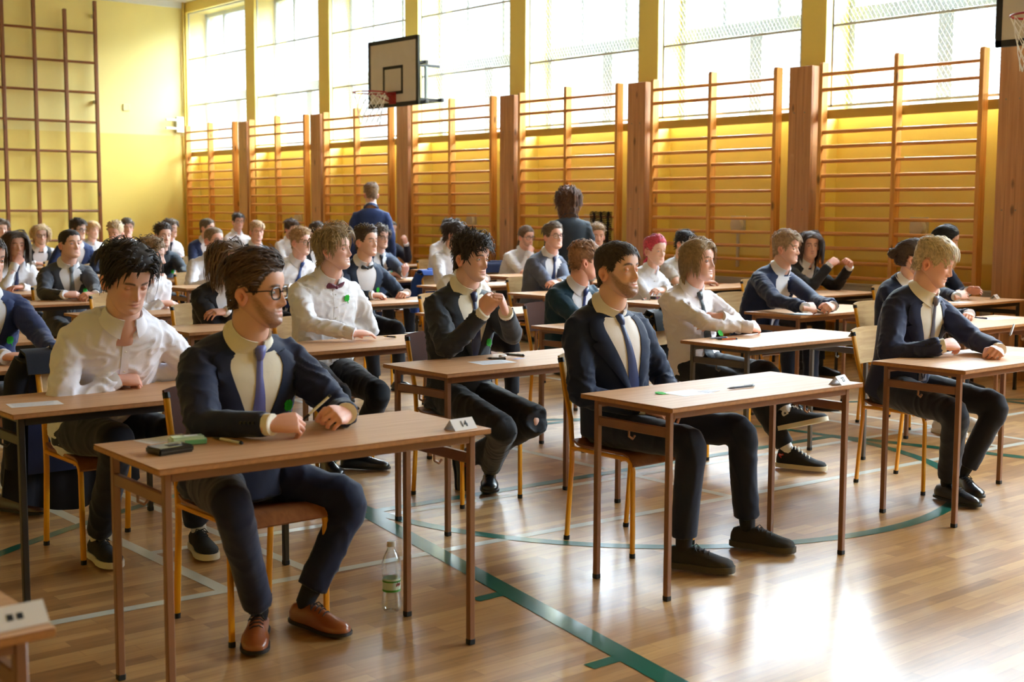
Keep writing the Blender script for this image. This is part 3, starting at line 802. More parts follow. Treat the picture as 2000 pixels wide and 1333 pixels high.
def eye(mb, cols, x, q, lod):
    c = V((x, .0680, .0015)); r = .0122
    n = (20, 16, 10)[lod]
    g = V((q.get('gaze', 0), 1, q.get('gazev', -.03))).normalized(); b1 = g.orthogonal().normalized(); b2 = g.cross(b1)
    ir = np.array(lin(q.get('iris', (88, 98, 100))))
    angs = (.02, .15, .19, .40, .47, .80, 1.15, 1.57); R = [[c+(g*math.cos(t)+(b1*math.cos(2*PI*k/n)+b2*math.sin(2*PI*k/n))*math.sin(t))*r for k in range(n)] for t in angs]
    mb.rings(R)
    for t in angs: cols.extend([(.006, .006, .006) if t < .17 else (tuple(ir) if t < .30 else (tuple(ir*.35) if t < .44 else (.80, .78, .77)))]*n)
    # lids
    o = len(mb.v); op = q.get('open', 1.); sk = np.array(lin(q['skin'])); m = 18 if lod == 0 else 10
    for up in (1, -1):
        R = []
        for i in range(m+1):
            az = -1.25+2.5*i/m
            edge = (.36*op*math.cos(az*1.15)**.8 if math.cos(az*1.15) > 0 else 0)-.03 if up > 0 else -((.26*op*max(math.cos(az*1.15), 0)**.8)+.03*(1-op))
            if up > 0 and op < .2: edge = -.20*max(math.cos(az*1.15), 0)
            if up < 0 and op < .2: edge = -.22*max(math.cos(az*1.15), 0)
            row = []
            for k in range(5):
                el = edge+(1.15*up-edge)*k/4; rr = r+.0013
                row.append(c+V((rr*math.sin(az)*math.cos(el), rr*math.cos(az)*math.cos(el), rr*math.sin(el))))
            R.append(row)
        oo = len(mb.v); mb.rings(R, 0, close=False)
        for idx in range(len(mb.v)-oo):
            k = idx % 5
            cols.append(tuple(sk*(np.array([.30, .22, .2]) if k == 0 and up > 0 else np.array([.94, .82, .78]))))
def finger(mb, b, ya, za, L, r, c, n=7):
    """curling finger: ya pointing, za dorsal"""
    seg = (.46, .30, .24); p = V(b); path = [p-ya*.018]; rr = [r*.95]; th = 0
    path.append(p.copy()); rr.append(r*1.05)
    for s, k in zip(seg, c):
        th0 = th; th += rad(k)
        for f in (.25, 1.):
            pass
        d = ya*math.cos(th)-za*math.sin(th)
        path.append(p+d*(L*s*.5)); rr.append(r*.93); p = p+d*(L*s); path.append(p.copy()); rr.append(r*.97)
        r *= .92
    rr[-1] = r*.72; d = (path[-1]-path[-2]).normalized(); path.append(path[-1]+d*r*.55); rr.append(r*.30)
    mb.tube(path, rr, n, up=za)
def hand(mb, W, d, nr, side, curl=(35, 50, 30), sc=1., thumb=0., spread=0., fan=(0, 0, 0, 0), n=8):
    y = nrmz(d); z = V(nr); z = (z-y*z.dot(y)).normalized(); x = y.cross(z)*(-1 if side == 'R' else 1)
    R = []
    for t, rx, rz in ((-.03, .027, .0215), (0, .0275, .020), (.022, .034, .019), (.05, .042, .0175), (.078, .0435, .0145), (.094, .040, .0115)):
        R.append([W+y*(t*sc)+x*(sc*rx*(abs(math.cos(al))**.85)*(1 if math.cos(al) >= 0 else -1))+z*(sc*rz*math.sin(al)) for al in [2*PI*k/12 for k in range(12)]])
    mb.rings(R)
    for i, (bx, by, L, r) in enumerate(((.031, .088, .074, .0092), (.0105, .092, .083, .0095), (-.0105, .089, .077, .0090), (-.030, .081, .061, .0080))):
        ang = rad(spread*(1.5-i)); yy = (y*math.cos(ang)+x*math.sin(ang)); c = tuple(k+fan[i]*(1 if j < 2 else .5) for j, k in enumerate(curl))
        finger(mb, W+y*by*sc+x*bx*sc+z*.001, yy, z, L*sc, r*sc, c, n)
    b = W+y*.024*sc+x*.022*sc-z*.006*sc; d1 = (x*.62+y*.72-z*(.32+thumb*.3)).normalized(); d2 = (x*(.16-thumb*.75)+y*.95-z*(.38+thumb*.4)).normalized()
    p1 = b+d1*.046*sc; p2 = p1+d2*.036*sc; p3 = p2+(d2-x*.15*thumb).normalized()*.022*sc
    mb.tube([b-d1*.012, b, (b+p1)/2, p1, (p1+p2)/2, p2, p3, p3+d2*.004], [.012*sc, .0165*sc, .0140*sc, .0118*sc, .0108*sc, .0108*sc, .0085*sc, .003*sc], n, up=z)
def hair_mesh(q, lod, grid):
    z, a, X, Y = grid; st = q['style']; rnd = random.Random(q['seed'])
    NL = int({0: 950, 1: 360, 2: 190}[lod]*st.get('n', 1)); wl = {0: .0056, 1: .0092, 2: .0125}[lod]*st.get('w', 1)
    nz, na = X.shape; mb = MB()
    def hline(aa): return float(np.interp(abs(aa), HL_A, HL_Z)+q.get('hline', 0)*max(0, 1-abs(aa)/rad(60))+st.get('hl', 0)*max(0, 1-abs(aa)/rad(60)))
    def sp(zz, aa):
        i = min(int(np.searchsorted(z, zz)), nz-1); j = int(np.argmin(np.abs(a-aa))); return V((X[i, j], Y[i, j], z[i]))
    def nor(p): return V((p.x/.0056, (p.y+.005)/.0098, (p.z-.008)/.0125)).normalized()
    ct, cs = st.get('cap', (.020, .008))
    def thick(p, aa):
        n_ = nor(p); k = max(0, min(1, (n_.z-.25)/.5)); k = k*k*(3-2*k)
        th = cs+(ct-cs)*k
        if abs(aa) < rad(55): th *= .55+.45*min(1, abs(p.z-hline(aa))/.03)
        return th
    # cap
    idx = {}; fs = []
    for i in range(nz):
        for j in range(na):
            if z[i] > hline(a[j])-.004+.006*noise.noise(V((a[j]*7, q['seed'], 0))):
                p = V((X[i, j], Y[i, j], z[i])); e = max(0., min(1., (z[i]-hline(a[j]))/.022)); th = thick(p, a[j])*(e**.6)
                nn = nor(p); th *= 1+.22*noise.noise(p*38+V((q['seed'], 0, 0)))
                idx[i, j] = len(mb.v); mb.v.append(tuple(p+nn*(th+.0006)))
    for i in range(nz-1):
        for j in range(na):
            k = (j+1) % na
            c4 = [(i, j), (i, k), (i+1, k), (i+1, j)]
            if all(c in idx for c in c4): fs.append(tuple(idx[c] for c in c4))
    top = [idx[nz-1, j] for j in range(na)]; fs.append(tuple(top))
    mb.f.extend(fs); mb.m.extend([0]*len(fs))
    mode = st.get('mode', 'fwd'); tl, sl, bl = st.get('len', (.05, .02, .02)); lift = st.get('lift', .3); gv = st.get('grav', .4); curl = st.get('curl', 0); part = st.get('part', .0); jit = st.get('jit', .25)
    er = (.0755, .0995, .1135); zfl = st.get('zf', .034)
    cnt_ = 0; tries = 0
    while cnt_ < NL and tries < NL*30:
        tries += 1
        aa = rnd.uniform(-PI, PI); zz = rnd.uniform(-.06, .1185)
        if zz < hline(aa)+.002: continue
        rho = math.sqrt(max(0, 1-((zz-.008)/.112)**2))
        if rnd.random() > rho+.15: continue
        p = sp(zz, aa); n_ = nor(p); cnt_ += 1
        istop = n_.z > st.get('topz', .42)
        front = n_.y > .35
        if istop or (front and n_.z > .1):
            L = tl; lf = lift
            sxp = 1 if p.x > part else -1
            t = {'fwd': V((.15*sxp, 1, -.1)), 'back': V((.25*sxp, -1, .2)), 'right': V((1, .25, 0)), 'left': V((-1, .25, 0)), 'backright': V((.8, -.7, .2)), 'backleft': V((-.8, -.7, .2)), 'fwdright': V((.7, .8, 0)), 'fwdleft': V((-.7, .8, 0)),
                 'part': V((sxp, .25, -.15)), 'partback': V((sxp*.9, -.55, 0)), 'up': V((.3*sxp, .2, 1)), 'tied': V((-.2*sxp, -1, .1)), 'curtain': V((sxp, .12, .3)), 'rand': V((rnd.uniform(-1, 1), rnd.uniform(-1, 1), rnd.uniform(-.4, 1)))}[mode]
        else:
            L = sl if abs(aa) < rad(115) else bl; lf = lift*.15
            t = V((0, -.35, -1)) if mode not in ('tied', 'rand') else (V((0, -1, .35)) if mode == 'tied' else V((rnd.uniform(-1, 1), rnd.uniform(-1, 1), rnd.uniform(-1, .6))))
            if mode in ('part', 'curtain', 'partback') and sl > .06: t = V((0, .0 if abs(aa) > rad(90) else st.get('sfw', .1), -1))
        L *= rnd.uniform(.7, 1.15)
        if L < .004: continue
        th = thick(p, aa)
        h0 = th*rnd.uniform(.55, 1.12)
        t = V(t)+V((rnd.gauss(0, jit), rnd.gauss(0, jit), rnd.gauss(0, jit))); t = t-n_*t.dot(n_)
        if t.length < 1e-4: continue
        t.normalize(); ns = (7 if L > .04 else 4) if lod < 2 else (5 if L > .04 else 3)
        pt = p+n_*max(.0012, h0*.9); path = [pt.copy()]; d = (t+n_*lf).normalized(); ph = rnd.uniform(0, 6.28); cf = st.get('cfreq', 60)
        b1 = d.orthogonal().normalized(); b2 = d.cross(b1)
        for s in range(1, ns+1):
            f = s/ns; nn = nor(pt)
            if pt.z > -.05: dd = d-nn*d.dot(nn)*(1 if f > .4 else .25)
            else: dd = d
            dd = dd+nn*lf*max(0, 1-1.6*f)+V((0, 0, -gv*f))
            if curl:
                w_ = cf*L*f+ph; dd = dd+(b1*math.cos(w_)+b2*math.sin(w_))*curl
            if dd.length < 1e-5: dd = d
            d = dd.normalized(); pt = pt+d*(L/ns)
            k = 1+h0/.10
            zz2 = max(pt.z, -.03) if pt.z > -.14 else pt.z
            if pt.z > -.14:
                e = math.sqrt((pt.x/(er[0]*k))**2+((pt.y+.003)/(er[1]*k))**2+((zz2-.006)/(er[2]*k))**2)
                if e < 1:
                    cc = V((0, -.003, zz2-(zz2-.006))); v = pt-V((0, -.003, .006 if pt.z > -.03 else pt.z)); pt = V((0, -.003, .006 if pt.z > -.03 else pt.z))+v*(1/max(e, .3))**(1. if e > .6 else .8)
            if pt.y > .042 and abs(pt.x) < st.get('xf', .058) and pt.z < zfl+.004*math.sin(cnt_): break
            path.append(pt.copy())
        if len(path) < 3: continue
        w0 = wl*rnd.uniform(.7, 1.25)
        pr = [.75]+[1.]*(len(path)-2)+[.16]
        if len(pr) > 4: pr[-2] = .72
        R = []
        for i, pp in enumerate(path):
            dd = (path[min(i+1, len(path)-1)]-path[max(i-1, 0)])
            if dd.length < 1e-6: dd = V((0, 0, 1))
            dd.normalize(); nn = nor(pp); sd = dd.cross(nn)
            if sd.length < 1e-4: sd = dd.orthogonal()
            sd.normalize(); up = sd.cross(dd); w = w0*pr[i]; h_ = w*.42
            R.append([pp+sd*w*.5, pp+up*h_*.5, pp-sd*w*.5, pp-up*h_*.5])
        mb.rings(R)
    bun = st.get('bun')
    if bun:
        c, r_ = V(bun[:3]), bun[3]
        o = len(mb.v); mb.sphere(c, r_, 14, 10)
        for i in range(o, len(mb.v)):
            p = V(mb.v[i]); mb.v[i] = tuple(p+(p-c).normalized()*(r_*.35*noise.noise(p*70)))
        for k in range(16 if lod else 40):
            al = rnd.uniform(0, 6.28); ax = V((rnd.gauss(0, 1), rnd.gauss(0, 1), rnd.gauss(0, 1))).normalized(); b1 = ax.orthogonal().normalized(); b2 = ax.cross(b1)
            mb.tube([c+(b1*math.cos(al+i*.45)+b2*math.sin(al+i*.45))*r_*rnd.uniform(.98, 1.12) for i in range(6)], [.003, .006, .007, .006, .004, .001], 5)
    if st.get('tail'):
        c = V(st['tail'][:3]); L = st['tail'][3]
        for k in range(14 if lod else 30):
            o2 = V((rnd.gauss(0, .012), rnd.gauss(0, .01), 0)); pth = [c+o2*.4, c+o2+V((0, -.03, -.03)), c+o2*1.3+V((0, -.035, -L*.4)), c+o2*1.4+V((rnd.gauss(0, .01), -.02, -L*.75)), c+o2*1.2+V((rnd.gauss(0, .012), -.01, -L*rnd.uniform(.9, 1.1)))]
            mb.tube(pth, [.006, .008, .008, .006, .001], 5)
    return mb
def clover(mb, c, s, u, n, r=.02):
    """four leaf clover of felt, s right, u up, n outward"""
    for k in range(4):
        al = PI/4+k*PI/2; d = s*math.cos(al)+u*math.sin(al); e = s*-math.sin(al)+u*math.cos(al)
        pts = []
        for i in range(14):
            t = 2*PI*i/14; rr = r*.55*(1+.0*math.cos(t)); px_ = math.cos(t); py_ = math.sin(t)
            dent = 1-.32*max(0, math.cos(t))**10
            pts.append(c+d*(r*.56+rr*px_*dent)+e*(rr*1.05*py_))
        mb.rings([[p-n*.0008 for p in pts], [p+n*.0016 for p in pts]])
    mb.bar(c+n*.0004, c-u*r*1.5+s*r*.65+n*.0004, r*.16, .0022, n)
SKIN = mat('skin', (220, 170, 145), .47, spec=.38, attr='Col', bump=.05, bscale=420)
sb_ = SKIN.node_tree.nodes['Principled BSDF']; sb_.inputs['Subsurface Weight'].default_value = .06; sb_.inputs['Subsurface Radius'].default_value = (.02, .008, .005); sb_.inputs['Subsurface Scale'].default_value = .4
def cloth(rgb, kind='wool'):
    nm = kind+'_%d_%d_%d' % tuple(rgb)
    if kind == 'shirt': return mat(nm, rgb, .62, spec=.3, bump=.35, bscale=26, sheen=.1)
    if kind == 'tie': return mat(nm, rgb, .42, spec=.5, bump=.15, bscale=400, sheen=.2)
    if kind == 'leather': return mat(nm, rgb, .28, spec=.5, bump=.1, bscale=90, coat=.2)
    if kind == 'suede': return mat(nm, rgb, .8, bump=.3, bscale=200)
    rgb = tuple(int(v*1.12+3) for v in rgb); return mat(nm, rgb, .74, spec=.26, bump=.25, bscale=34, sheen=.18, var=.06, vscale=300)
def hairmat(rgb):
    g_ = sum(rgb)/3; rgb = tuple(min(255, int((v+(g_-v)*.22)*1.16+6)) for v in rgb)
    return mat('hair_%d_%d_%d' % tuple(rgb), rgb, .58, spec=.26, var=.32, vscale=60, sheen=.2)
M_CLOVER = mat('clover_felt', (30, 186, 40), .7)
M_BUTW = mat('button_white', (225, 222, 215), .3)
M_BUTD = mat('button_dark', (26, 24, 26), .35)
M_GRIM = mat('glasses_dark', (30, 34, 44), .3)
M_GMET = mat('glasses_metal', (70, 70, 78), .3, .7)
TORSO = ((-.10, .185, .150, .0), (-.02, .180, .140, .0), (.10, .170, .125, .0), (.24, .160, .112, .0), (.42, .168, .118, .0), (.58, .180, .124, -.005), (.72, .186, .122, -.01), (.84, .184, .108, -.015), (.91, .172, .092, -.02), (.955, .150, .078, -.02), (.99, .112, .068, -.018), (1.03, .066, .058, -.012))
SHOES = {'dress': 0, 'trainer': 1, 'hightop': 2}
def shoe(root, org, A, d, pitch, col, kind, lod, solec=(24, 20, 18), roll=0.):
    """A: ankle point, d horizontal toe direction; local y = toe"""
    y = V((d[0], d[1], 0)).normalized(); up = V((0, 0, 1)); x = y.cross(up)
    Rp = Matrix.Rotation(pitch, 3, x); y2 = Rp @ y; u2 = Rp @ up
    if roll:
        Rr = Matrix.Rotation(roll, 3, y2); x = Rr @ x; u2 = Rr @ u2
    o = A-u2*.088
    def P(lx, ly, lz): return o+x*lx+y2*ly+u2*lz
    L0, L1 = -.075, .215
    n = 14; st = [0, .04, .12, .24, .38, .52, .66, .80, .90, .965, 1.]
    wid = [.012, .026, .034, .036, .034, .038, .046, .047, .041, .028, .010]
    top = {'dress': [.052, .064, .074, .076, .080, .076, .062, .050, .044, .036, .026], 'trainer': [.058, .080, .090, .092, .094, .090, .076, .064, .058, .050, .034], 'hightop': [.06, .10, .12, .125, .122, .098, .074, .058, .052, .046, .034]}[kind]
    sh = {'dress': .012, 'trainer': .026, 'hightop': .026}[kind]
    mb = MB(); R = []
    for t, w, h in zip(st, wid, top):
        yy = L0+(L1-L0)*t; ofs = .006*math.sin(t*PI)
        row = []
        for k in range(n):
            al = 2*PI*k/n; cx, cz = math.cos(al), math.sin(al)
            zz = sh*.7+(h-sh*.7)*(.5+.5*cz) if cz > -.2 else sh*.7
            ww = w*abs(cx)**.8*(1 if cx > 0 else -1)*(1 if cz < .1 else 1-.42*cz)
            row.append(P(ww+ofs, yy, max(zz, sh*.7)))
        R.append(row)
    mb.rings(R); m_ = cloth(col, 'leather' if kind == 'dress' else 'suede')
    so = mb.build('shoe', m_, root, origin=org, angle=60)
    b = MB(); R = []
    ys = [L0-.004+(L1-L0+.008)*t for t in st]
    heel = .016 if kind == 'dress' else 0
    ol = []
    for t, w, yy in zip(st, wid, ys): ol.append((w+.004, yy, .006*math.sin(t*PI)))
    out = [(w+o_, yy) for w, yy, o_ in ol]+[(-w+o_, yy) for w, yy, o_ in reversed(ol)]
    b.rings([[P(px_, py_, 0.0) for px_, py_ in out], [P(px_*1.0, py_, sh) for px_, py_ in out]])
    b.build('sole', mat('sole_%d_%d_%d' % tuple(solec), solec, .55), so, origin=org, angle=50)
    if lod == 0:
        lc = MB()
        for k in range(4 if kind != 'hightop' else 6):
            t = .42+.07*k if kind != 'hightop' else .30+.07*k
            hh = float(np.interp(t, st, top)); yy = L0+(L1-L0)*t
            lc.tube([P(-.020, yy-.004, hh-.010), P(-.008, yy, hh+.001), P(.012, yy+.006, hh+.001), P(.026, yy+.008, hh-.010)], .0022 if kind != 'hightop' else .0035, 5)
        hh = float(np.interp(.42, st, top)); yy = L0+(L1-L0)*.40
        for sgn in (-1, 1):
            lc.tube([P(.004, yy, hh), P(.004+sgn*.018, yy+.01, hh+.008), P(.004+sgn*.03, yy+.024, hh-.01), P(.004+sgn*.02, yy+.012, hh-.004)], .002, 5)
        lc.build('lace', mat('lace_dark', (30, 28, 28), .7) if kind != 'hightop' else mat('lace_white', (226, 222, 210), .7), so, origin=org)
    return so, P
PEOPLE = {}
def person(key, label, head, phi=60, pitch=0, roll=0, hs=1.0, seat=None, by=0, desk=None, arms='rest', skin=(222, 172, 148), hair=(70, 48, 36), style=None,
           outfit='suit', col=(24, 28, 42), shirt=(228, 226, 232), tie=None, tcol=(30, 40, 90), badge=True, trouser=(22, 23, 30), glasses=None, beard=0, jaw=1., nose=1., lod=1, legs=None, shoes=('dress', (24, 22, 22)),
           feet=None, openv=.34, stand=False, fat=1., iris=(88, 98, 100), eyes=1., gaze=0., beardc=None, hline=0, scalp=.85, brow=.88, hcurl=None, lap=True, female=False, sleeve=True, sock=(24, 24, 28), hx=0., fist=None, pens=None, badge_at=None, shoulder=1., open_collar=False, gazev=-.03, head_dy=0., wristwatch=False):
    H = at_Y(*head) if len(head) == 3 and not isinstance(head, V) else V(head)
    az = math.atan2(H.x, H.y); psi = rad(phi)-az; th = rad(pitch)
    f = V((math.sin(psi)*math.cos(th), -math.cos(psi)*math.cos(th), math.sin(th))); s = f.cross(V((0, 0, 1))).normalized(); u = s.cross(f)
    if roll:
        Rr = Matrix.Rotation(rad(roll), 3, f); s = Rr @ s; u = Rr @ u
    HM = Matrix((s, f, u)).transposed()
    b_ = rad(by); fb = V((math.sin(b_), -math.cos(b_), 0)); sb = fb.cross(V((0, 0, 1)))
    seed = (sum(ord(c)*(i+3) for i, c in enumerate(key)) % 97)+.37
    g_ = sum(skin)/3; skin = tuple(min(255, int(v+(g_-v)*.14+d)) for v, d in zip(skin, (14, 11, 13)))
    q = dict(skin=skin, hair=hair, jaw=jaw, nose=nose, beard=beard, beardc=beardc or hair, iris=iris, open=eyes, gaze=gaze, gazev=gazev, hline=hline, scalp=scalp, brow=brow, style=style or {}, seed=seed)
    # ---- spine
    if stand:
        base = V((H.x-fb.x*.04, H.y-fb.y*.04, 0)); P = V((base.x, base.y, .93)); 
    else:
        base = V((seat[0], seat[1], 0)); P = base+V((0, 0, .535))-fb*.03
    C = H+V((0, 0, -.174*hs))-fb*.036-f*.014
    mid = (P+C)/2-fb*(.05 if not stand else .01)+V((0, 0, .03))
    ksz = fat
    def sp(t):
        p = bez(P, mid, C, t) if t <= 1 else C+(C-bez(P, mid, C, .9)).normalized()*(t-1)*(C-P).length
        if t < 0: p = P+(P-bez(P, mid, C, .1)).normalized()*(-t)*(C-P).length*1.0
        tg = (bez(P, mid, C, min(max(t, 0), .98)+.02)-bez(P, mid, C, min(max(t, 0), .98))).normalized()
        return p, tg
    def ring(t, hw, hd, of, k=1., n=28, grow=0.):
        p, tg = sp(t); dv = tg.cross(sb).normalized(); p = p+dv*of
        R = []
        for i in range(n):
            al = 2*PI*i/n; cs, sn = math.cos(al), math.sin(al)
            R.append(p+sb*((hw*k+grow)*abs(cs)**(2/2.35)*(1 if cs > 0 else -1))+dv*((hd*k+grow)*abs(sn)**(2/2.2)*(1 if sn > 0 else -1)))
        return R
    jk = outfit in ('suit', 'vest'); g0 = .012 if jk else .004
    sw = .168*shoulder*(1 if not female else .9)
    S = {}
    pS, tS = sp(.84); dS = tS.cross(sb).normalized()
    S['R'] = pS+sb*sw-dS*.022; S['L'] = pS-sb*sw-dS*.022
    # ---- arms
    if desk: be = desk[1]+DW; dz = DH
    cx = base.x
    side = {'R': 1, 'L': -1}; A = {}
    def arm(k, W, d, n, curl, pole=None, thumb=.3, fan=(0, 0, 0, 0), l1=.295, l2=.262):
        sd = sb*side[k]; pole = V(pole) if pole is not None else (sd*.8-V((0, 0, .75))-fb*.25)
        W = V(W); E = ik(S[k], W, l1, l2, pole); A[k] = dict(W=W, E=E, d=V(d), n=V(n), curl=curl, thumb=thumb, fan=fan)
    zt = .76
    def bp(r_, fw, z_): return V((cx, be, z_))+sb*r_+fb*fw     # right of body, forward of the desk's back edge
    if isinstance(arms, dict):
        for k, a_ in arms.items(): arm(k, *a_[:4], **(a_[4] if len(a_) > 4 else {}))
    elif arms == 'rest':
        arm('R', bp(.105, .10, zt+.036), fb*.45-sb*.9, V((0, 0, 1))+fb*.25+sb*.1, (38, 55, 30))
        arm('L', bp(-.105, .12, zt+.036), fb*.45+sb*.9, V((0, 0, 1))+fb*.25-sb*.1, (42, 60, 30))
    elif arms == 'hold':
        arm('R', bp(.12, .14, zt+.045), fb*.5-sb*.86, V((0, 0, .8))+fb*.7+sb*.2, (55, 70, 40), None, .6)
        arm('L', bp(-.10, .15, zt+.045), fb*.5+sb*.86, V((0, 0, .8))+fb*.7-sb*.2, (60, 75, 40), None, .6)
    elif arms == 'fold':
        arm('R', bp(-.07, .10, zt+.045), -sb+fb*.12, V((0, 0, 1))+fb*.3, (18, 25, 15), sb*.9-V((0, 0, .6))-fb*.15)
        arm('L', bp(.10, .05, zt+.075), sb+fb*.05, V((0, 0, 1))+fb*.4, (25, 35, 15), -sb*.9-V((0, 0, .6))-fb*.15)
    elif arms == 'chin':
        mth = H+HM @ V((.012, .098, -.108)); W = mth+V((0, 0, -.055))+sb*.035+fb*.012
        arm('R', W, (mth-W)*1.0-sb*.02, fb*.9+sb*.25+V((0, 0, .15)), (60, 75, 40), sb*.35-V((0, 0, 1))+fb*.5, .5)
        arm('L', bp(.02, .07, zt+.04), sb*.95+fb*.2, V((0, 0, 1)), (25, 40, 20))
    elif arms == 'lap':
        arm('R', base+sb*.10+fb*.20+V((0, 0, .64)), fb*.6-sb*.75-V((0, 0, .2)), V((0, 0, 1))+fb*.4, (35, 50, 30))
        arm('L', base-sb*.09+fb*.22+V((0, 0, .64)), fb*.6+sb*.75-V((0, 0, .2)), V((0, 0, 1))+fb*.4, (35, 50, 30))
    elif arms == 'down':
        for k in 'RL': arm(k, S[k]+sb*side[k]*.07+V((0, 0, -.53))+fb*.04, V((0, 0, -1))+fb*.15, sb*side[k]+fb*.2, (18, 30, 20), sb*side[k]*.4-fb)
    # ---- torso garment
    vox = {0: .0095, 1: .013, 2: .018}[lod]
    rad_s = (.054, .066, .065, .059, .055, .053, .048, .046) if jk else (.050, .063, .060, .053, .050, .047, .041, .034)
    rad_s = [r_*(.5+.5*ksz)*(1 if not female else .86) for r_ in rad_s]
    def sleeve_path(k, end=1.):
        S_, E, W = S[k], A[k]['E'], A[k]['W']; inn = S_-sb*side[k]*.07+V((0, 0, .004))
        o_ = ((E-S_).normalized()-(W-E).normalized())
        o_ = o_.normalized()*.010 if o_.length > .05 else V((0, 0, 0))
        return [inn, S_, S_.lerp(E, .45), S_.lerp(E, .86), E+o_, E.lerp(W, .14), E.lerp(W, .55), E.lerp(W, end)]
    tm = MB(); tm.rings([ring(t, hw*ksz*(1 if not female else .90), hd*ksz, of, 1., 28, g0) for t, hw, hd, of in TORSO])
    if female:
        for sg in (1, -1):
            p_, tg_ = sp(.66); tm.sphere(p_+tg_.cross(sb)*.085+sb*.075*sg, (.06, .06, .065), 10, 8)
    if outfit == 'vest': vm = tm; tm = MB()
    else: vm = None
    if stand:   # jacket skirt
        R = []
        for dz_, hw, hd in ((.02, .178, .132), (-.06, .190, .142), (-.14, .198, .148), (-.16, .196, .146)):
            R.append([P+V((0, 0, dz_))+sb*(hw*math.cos(2*PI*i/24))+fb*(hd*math.sin(2*PI*i/24)) for i in range(24)])
        tm.rings(R)
    for k in 'RL':
        if k not in A: continue
        pth = sleeve_path(k, .97)
        if outfit == 'tshirt': tm.tube([pth[0], pth[1], pth[2], S[k].lerp(A[k]['E'], .72)], rad_s[:3]+[rad_s[2]*1.08], 14)
        else: limb(tm, S[k], A[k]['E'], A[k]['E'].lerp(A[k]['W'], .97), ((0, rad_s[1]), (.45, rad_s[2]), (.85, rad_s[3]), (1, rad_s[4])), ((0, rad_s[4]), (.15, rad_s[5]), (.55, rad_s[6]), (1, rad_s[7])), 14, .075, .45, (pth[0], rad_s[0]))
    co, fs, no = remesh(tm, vox, {0: 14, 1: 8, 2: 4}[lod])
    co0 = co; co = folds(co, no, .010 if jk else .013, 15 if lod < 2 else 12, seed)
    if jk:
        rel = co0-np.array(C); lat = np.abs(rel @ np.array(sb)); wv = np.clip((lat-.10)/.06, .12, 1)[:, None]; co = co0+(co-co0)*wv
    # ---- body mesh: head, neck, arms, hands, trunk and legs
    hv, hf, hcol, grid = head_mesh(q, lod)
    xm = MB(); xc = []
    skl = lin(skin)
    for sd_ in (1, -1): ear(xm, xc, sd_, skl, lod); eye(xm, xc, sd_*.0315, q, lod)
    bv = [tuple(H+HM @ (V(p)*hs)) for p in hv]+[tuple(H+HM @ (V(p)*hs)) for p in xm.v]
    bf = list(hf)+[tuple(i+len(hv) for i in f_) for f_ in xm.f]
    bc = [tuple(c) for c in hcol]+list(xc)
    im = MB()
    nt = H+HM @ V((0, -.018, -.045))*hs
    kn = ksz*.5+.5
    im.tube([C-V((0, 0, .07))-fb*.03, C-fb*.004, C.lerp(nt, .35)+fb*.002, C.lerp(nt, .7), nt+u*.02], [(.055*kn, .048*kn), (.066*kn, .062*kn), (.063*kn, .064*kn), (.061*kn, .065*kn), (.055, .060)] if not female else [(.06, .055), (.05, .05), (.046, .048), (.045, .048), (.045, .05)], 20, up=fb)
    im.rings([ring(t, hw, hd, of, .80) for t, hw, hd, of in TORSO])
    hm = MB()
    for k in 'RL':
        if k not in A: continue
        a_ = A[k]; fa = 1.0 if outfit == 'tshirt' else .74
        limb(im, S[k], a_['E'], a_['W']-(a_['W']-a_['E']).normalized()*.015, ((0, .05*fa), (.5, .048*fa), (1, .041*fa)), ((0, .041*fa), (.3, .043*fa), (1, .027)), 12, .05, .2 if fa == 1 else -.1)
        hand(hm, a_['W'], a_['d'], a_['n'], k, a_['curl'], (.98 if not female else .88), a_['thumb'], 4, a_['fan'], 9 if lod < 2 else 6)
        dl = (a_['W']-a_['E']).normalized(); hm.tube([a_['W']-dl*.05, a_['W']-dl*.02, a_['W']+nrmz(a_['d'])*.012], [.029, .0265, .025], 12)
    # hips and legs joints
    hp = {'R': P+sb*.095, 'L': P-sb*.095}
    K, AN, FD = {}, {}, {}
    for k in 'RL':
        sg = side[k]
        if stand:
            AN[k] = V((P.x, P.y, .09))+sb*sg*.10+fb*(.04*sg); FD[k] = fb+sb*sg*.2; K[k] = ik(hp[k], AN[k], .43, .42, fb)
        else:
            if legs and k in legs: kk, aa_, ff = legs[k]; AN[k] = V(aa_); FD[k] = V(ff); K[k] = V(kk)
            else:
                AN[k] = base+fb*.44+sb*sg*.12+V((0, 0, .09)); FD[k] = fb+sb*sg*.25
                K[k] = ik(hp[k]-V((0, 0, .02)), AN[k], .43, .41, fb+V((0, 0, .7))+sb*sg*.15)
    for k in 'RL': limb(im, hp[k], K[k], AN[k], ((0, .058), (.5, .050), (1, .036)), ((0, .036), (.4, .036), (1, .030)), 10, .08, -.2)
    if hm.v:
        hcoo, hfs, hno = remesh(hm, {0: .0034, 1: .0045, 2: .007}[lod], 1 if lod < 2 else 0)
    o_ = len(bv); bv += im.v; bf += [tuple(i+o_ for i in f_) for f_ in im.f]; bc += [skl]*len(im.v)
    if hm.v:
        o_ = len(bv); bv += [tuple(p) for p in hcoo]; bf += [tuple(i+o_ for i in f_) for f_ in hfs]
        hsk = tuple(np.array(skl)*np.array([1.0, .88, .84])); bc += [hsk]*len(hcoo)
    bm_ = MB(); bm_.v = bv; bm_.f = bf; bm_.m = [0]*len(bf)
    root = bm_.build('person', SKIN, None, origin=base, angle=180); root.location = base
    at = root.data.color_attributes.new('Col', 'FLOAT_COLOR', 'POINT')
    at.data.foreach_set('color', np.array([(*c, 1) for c in bc], dtype=np.float32).ravel())
    tag(root, label, 'person', 'people in the hall')
    org = base
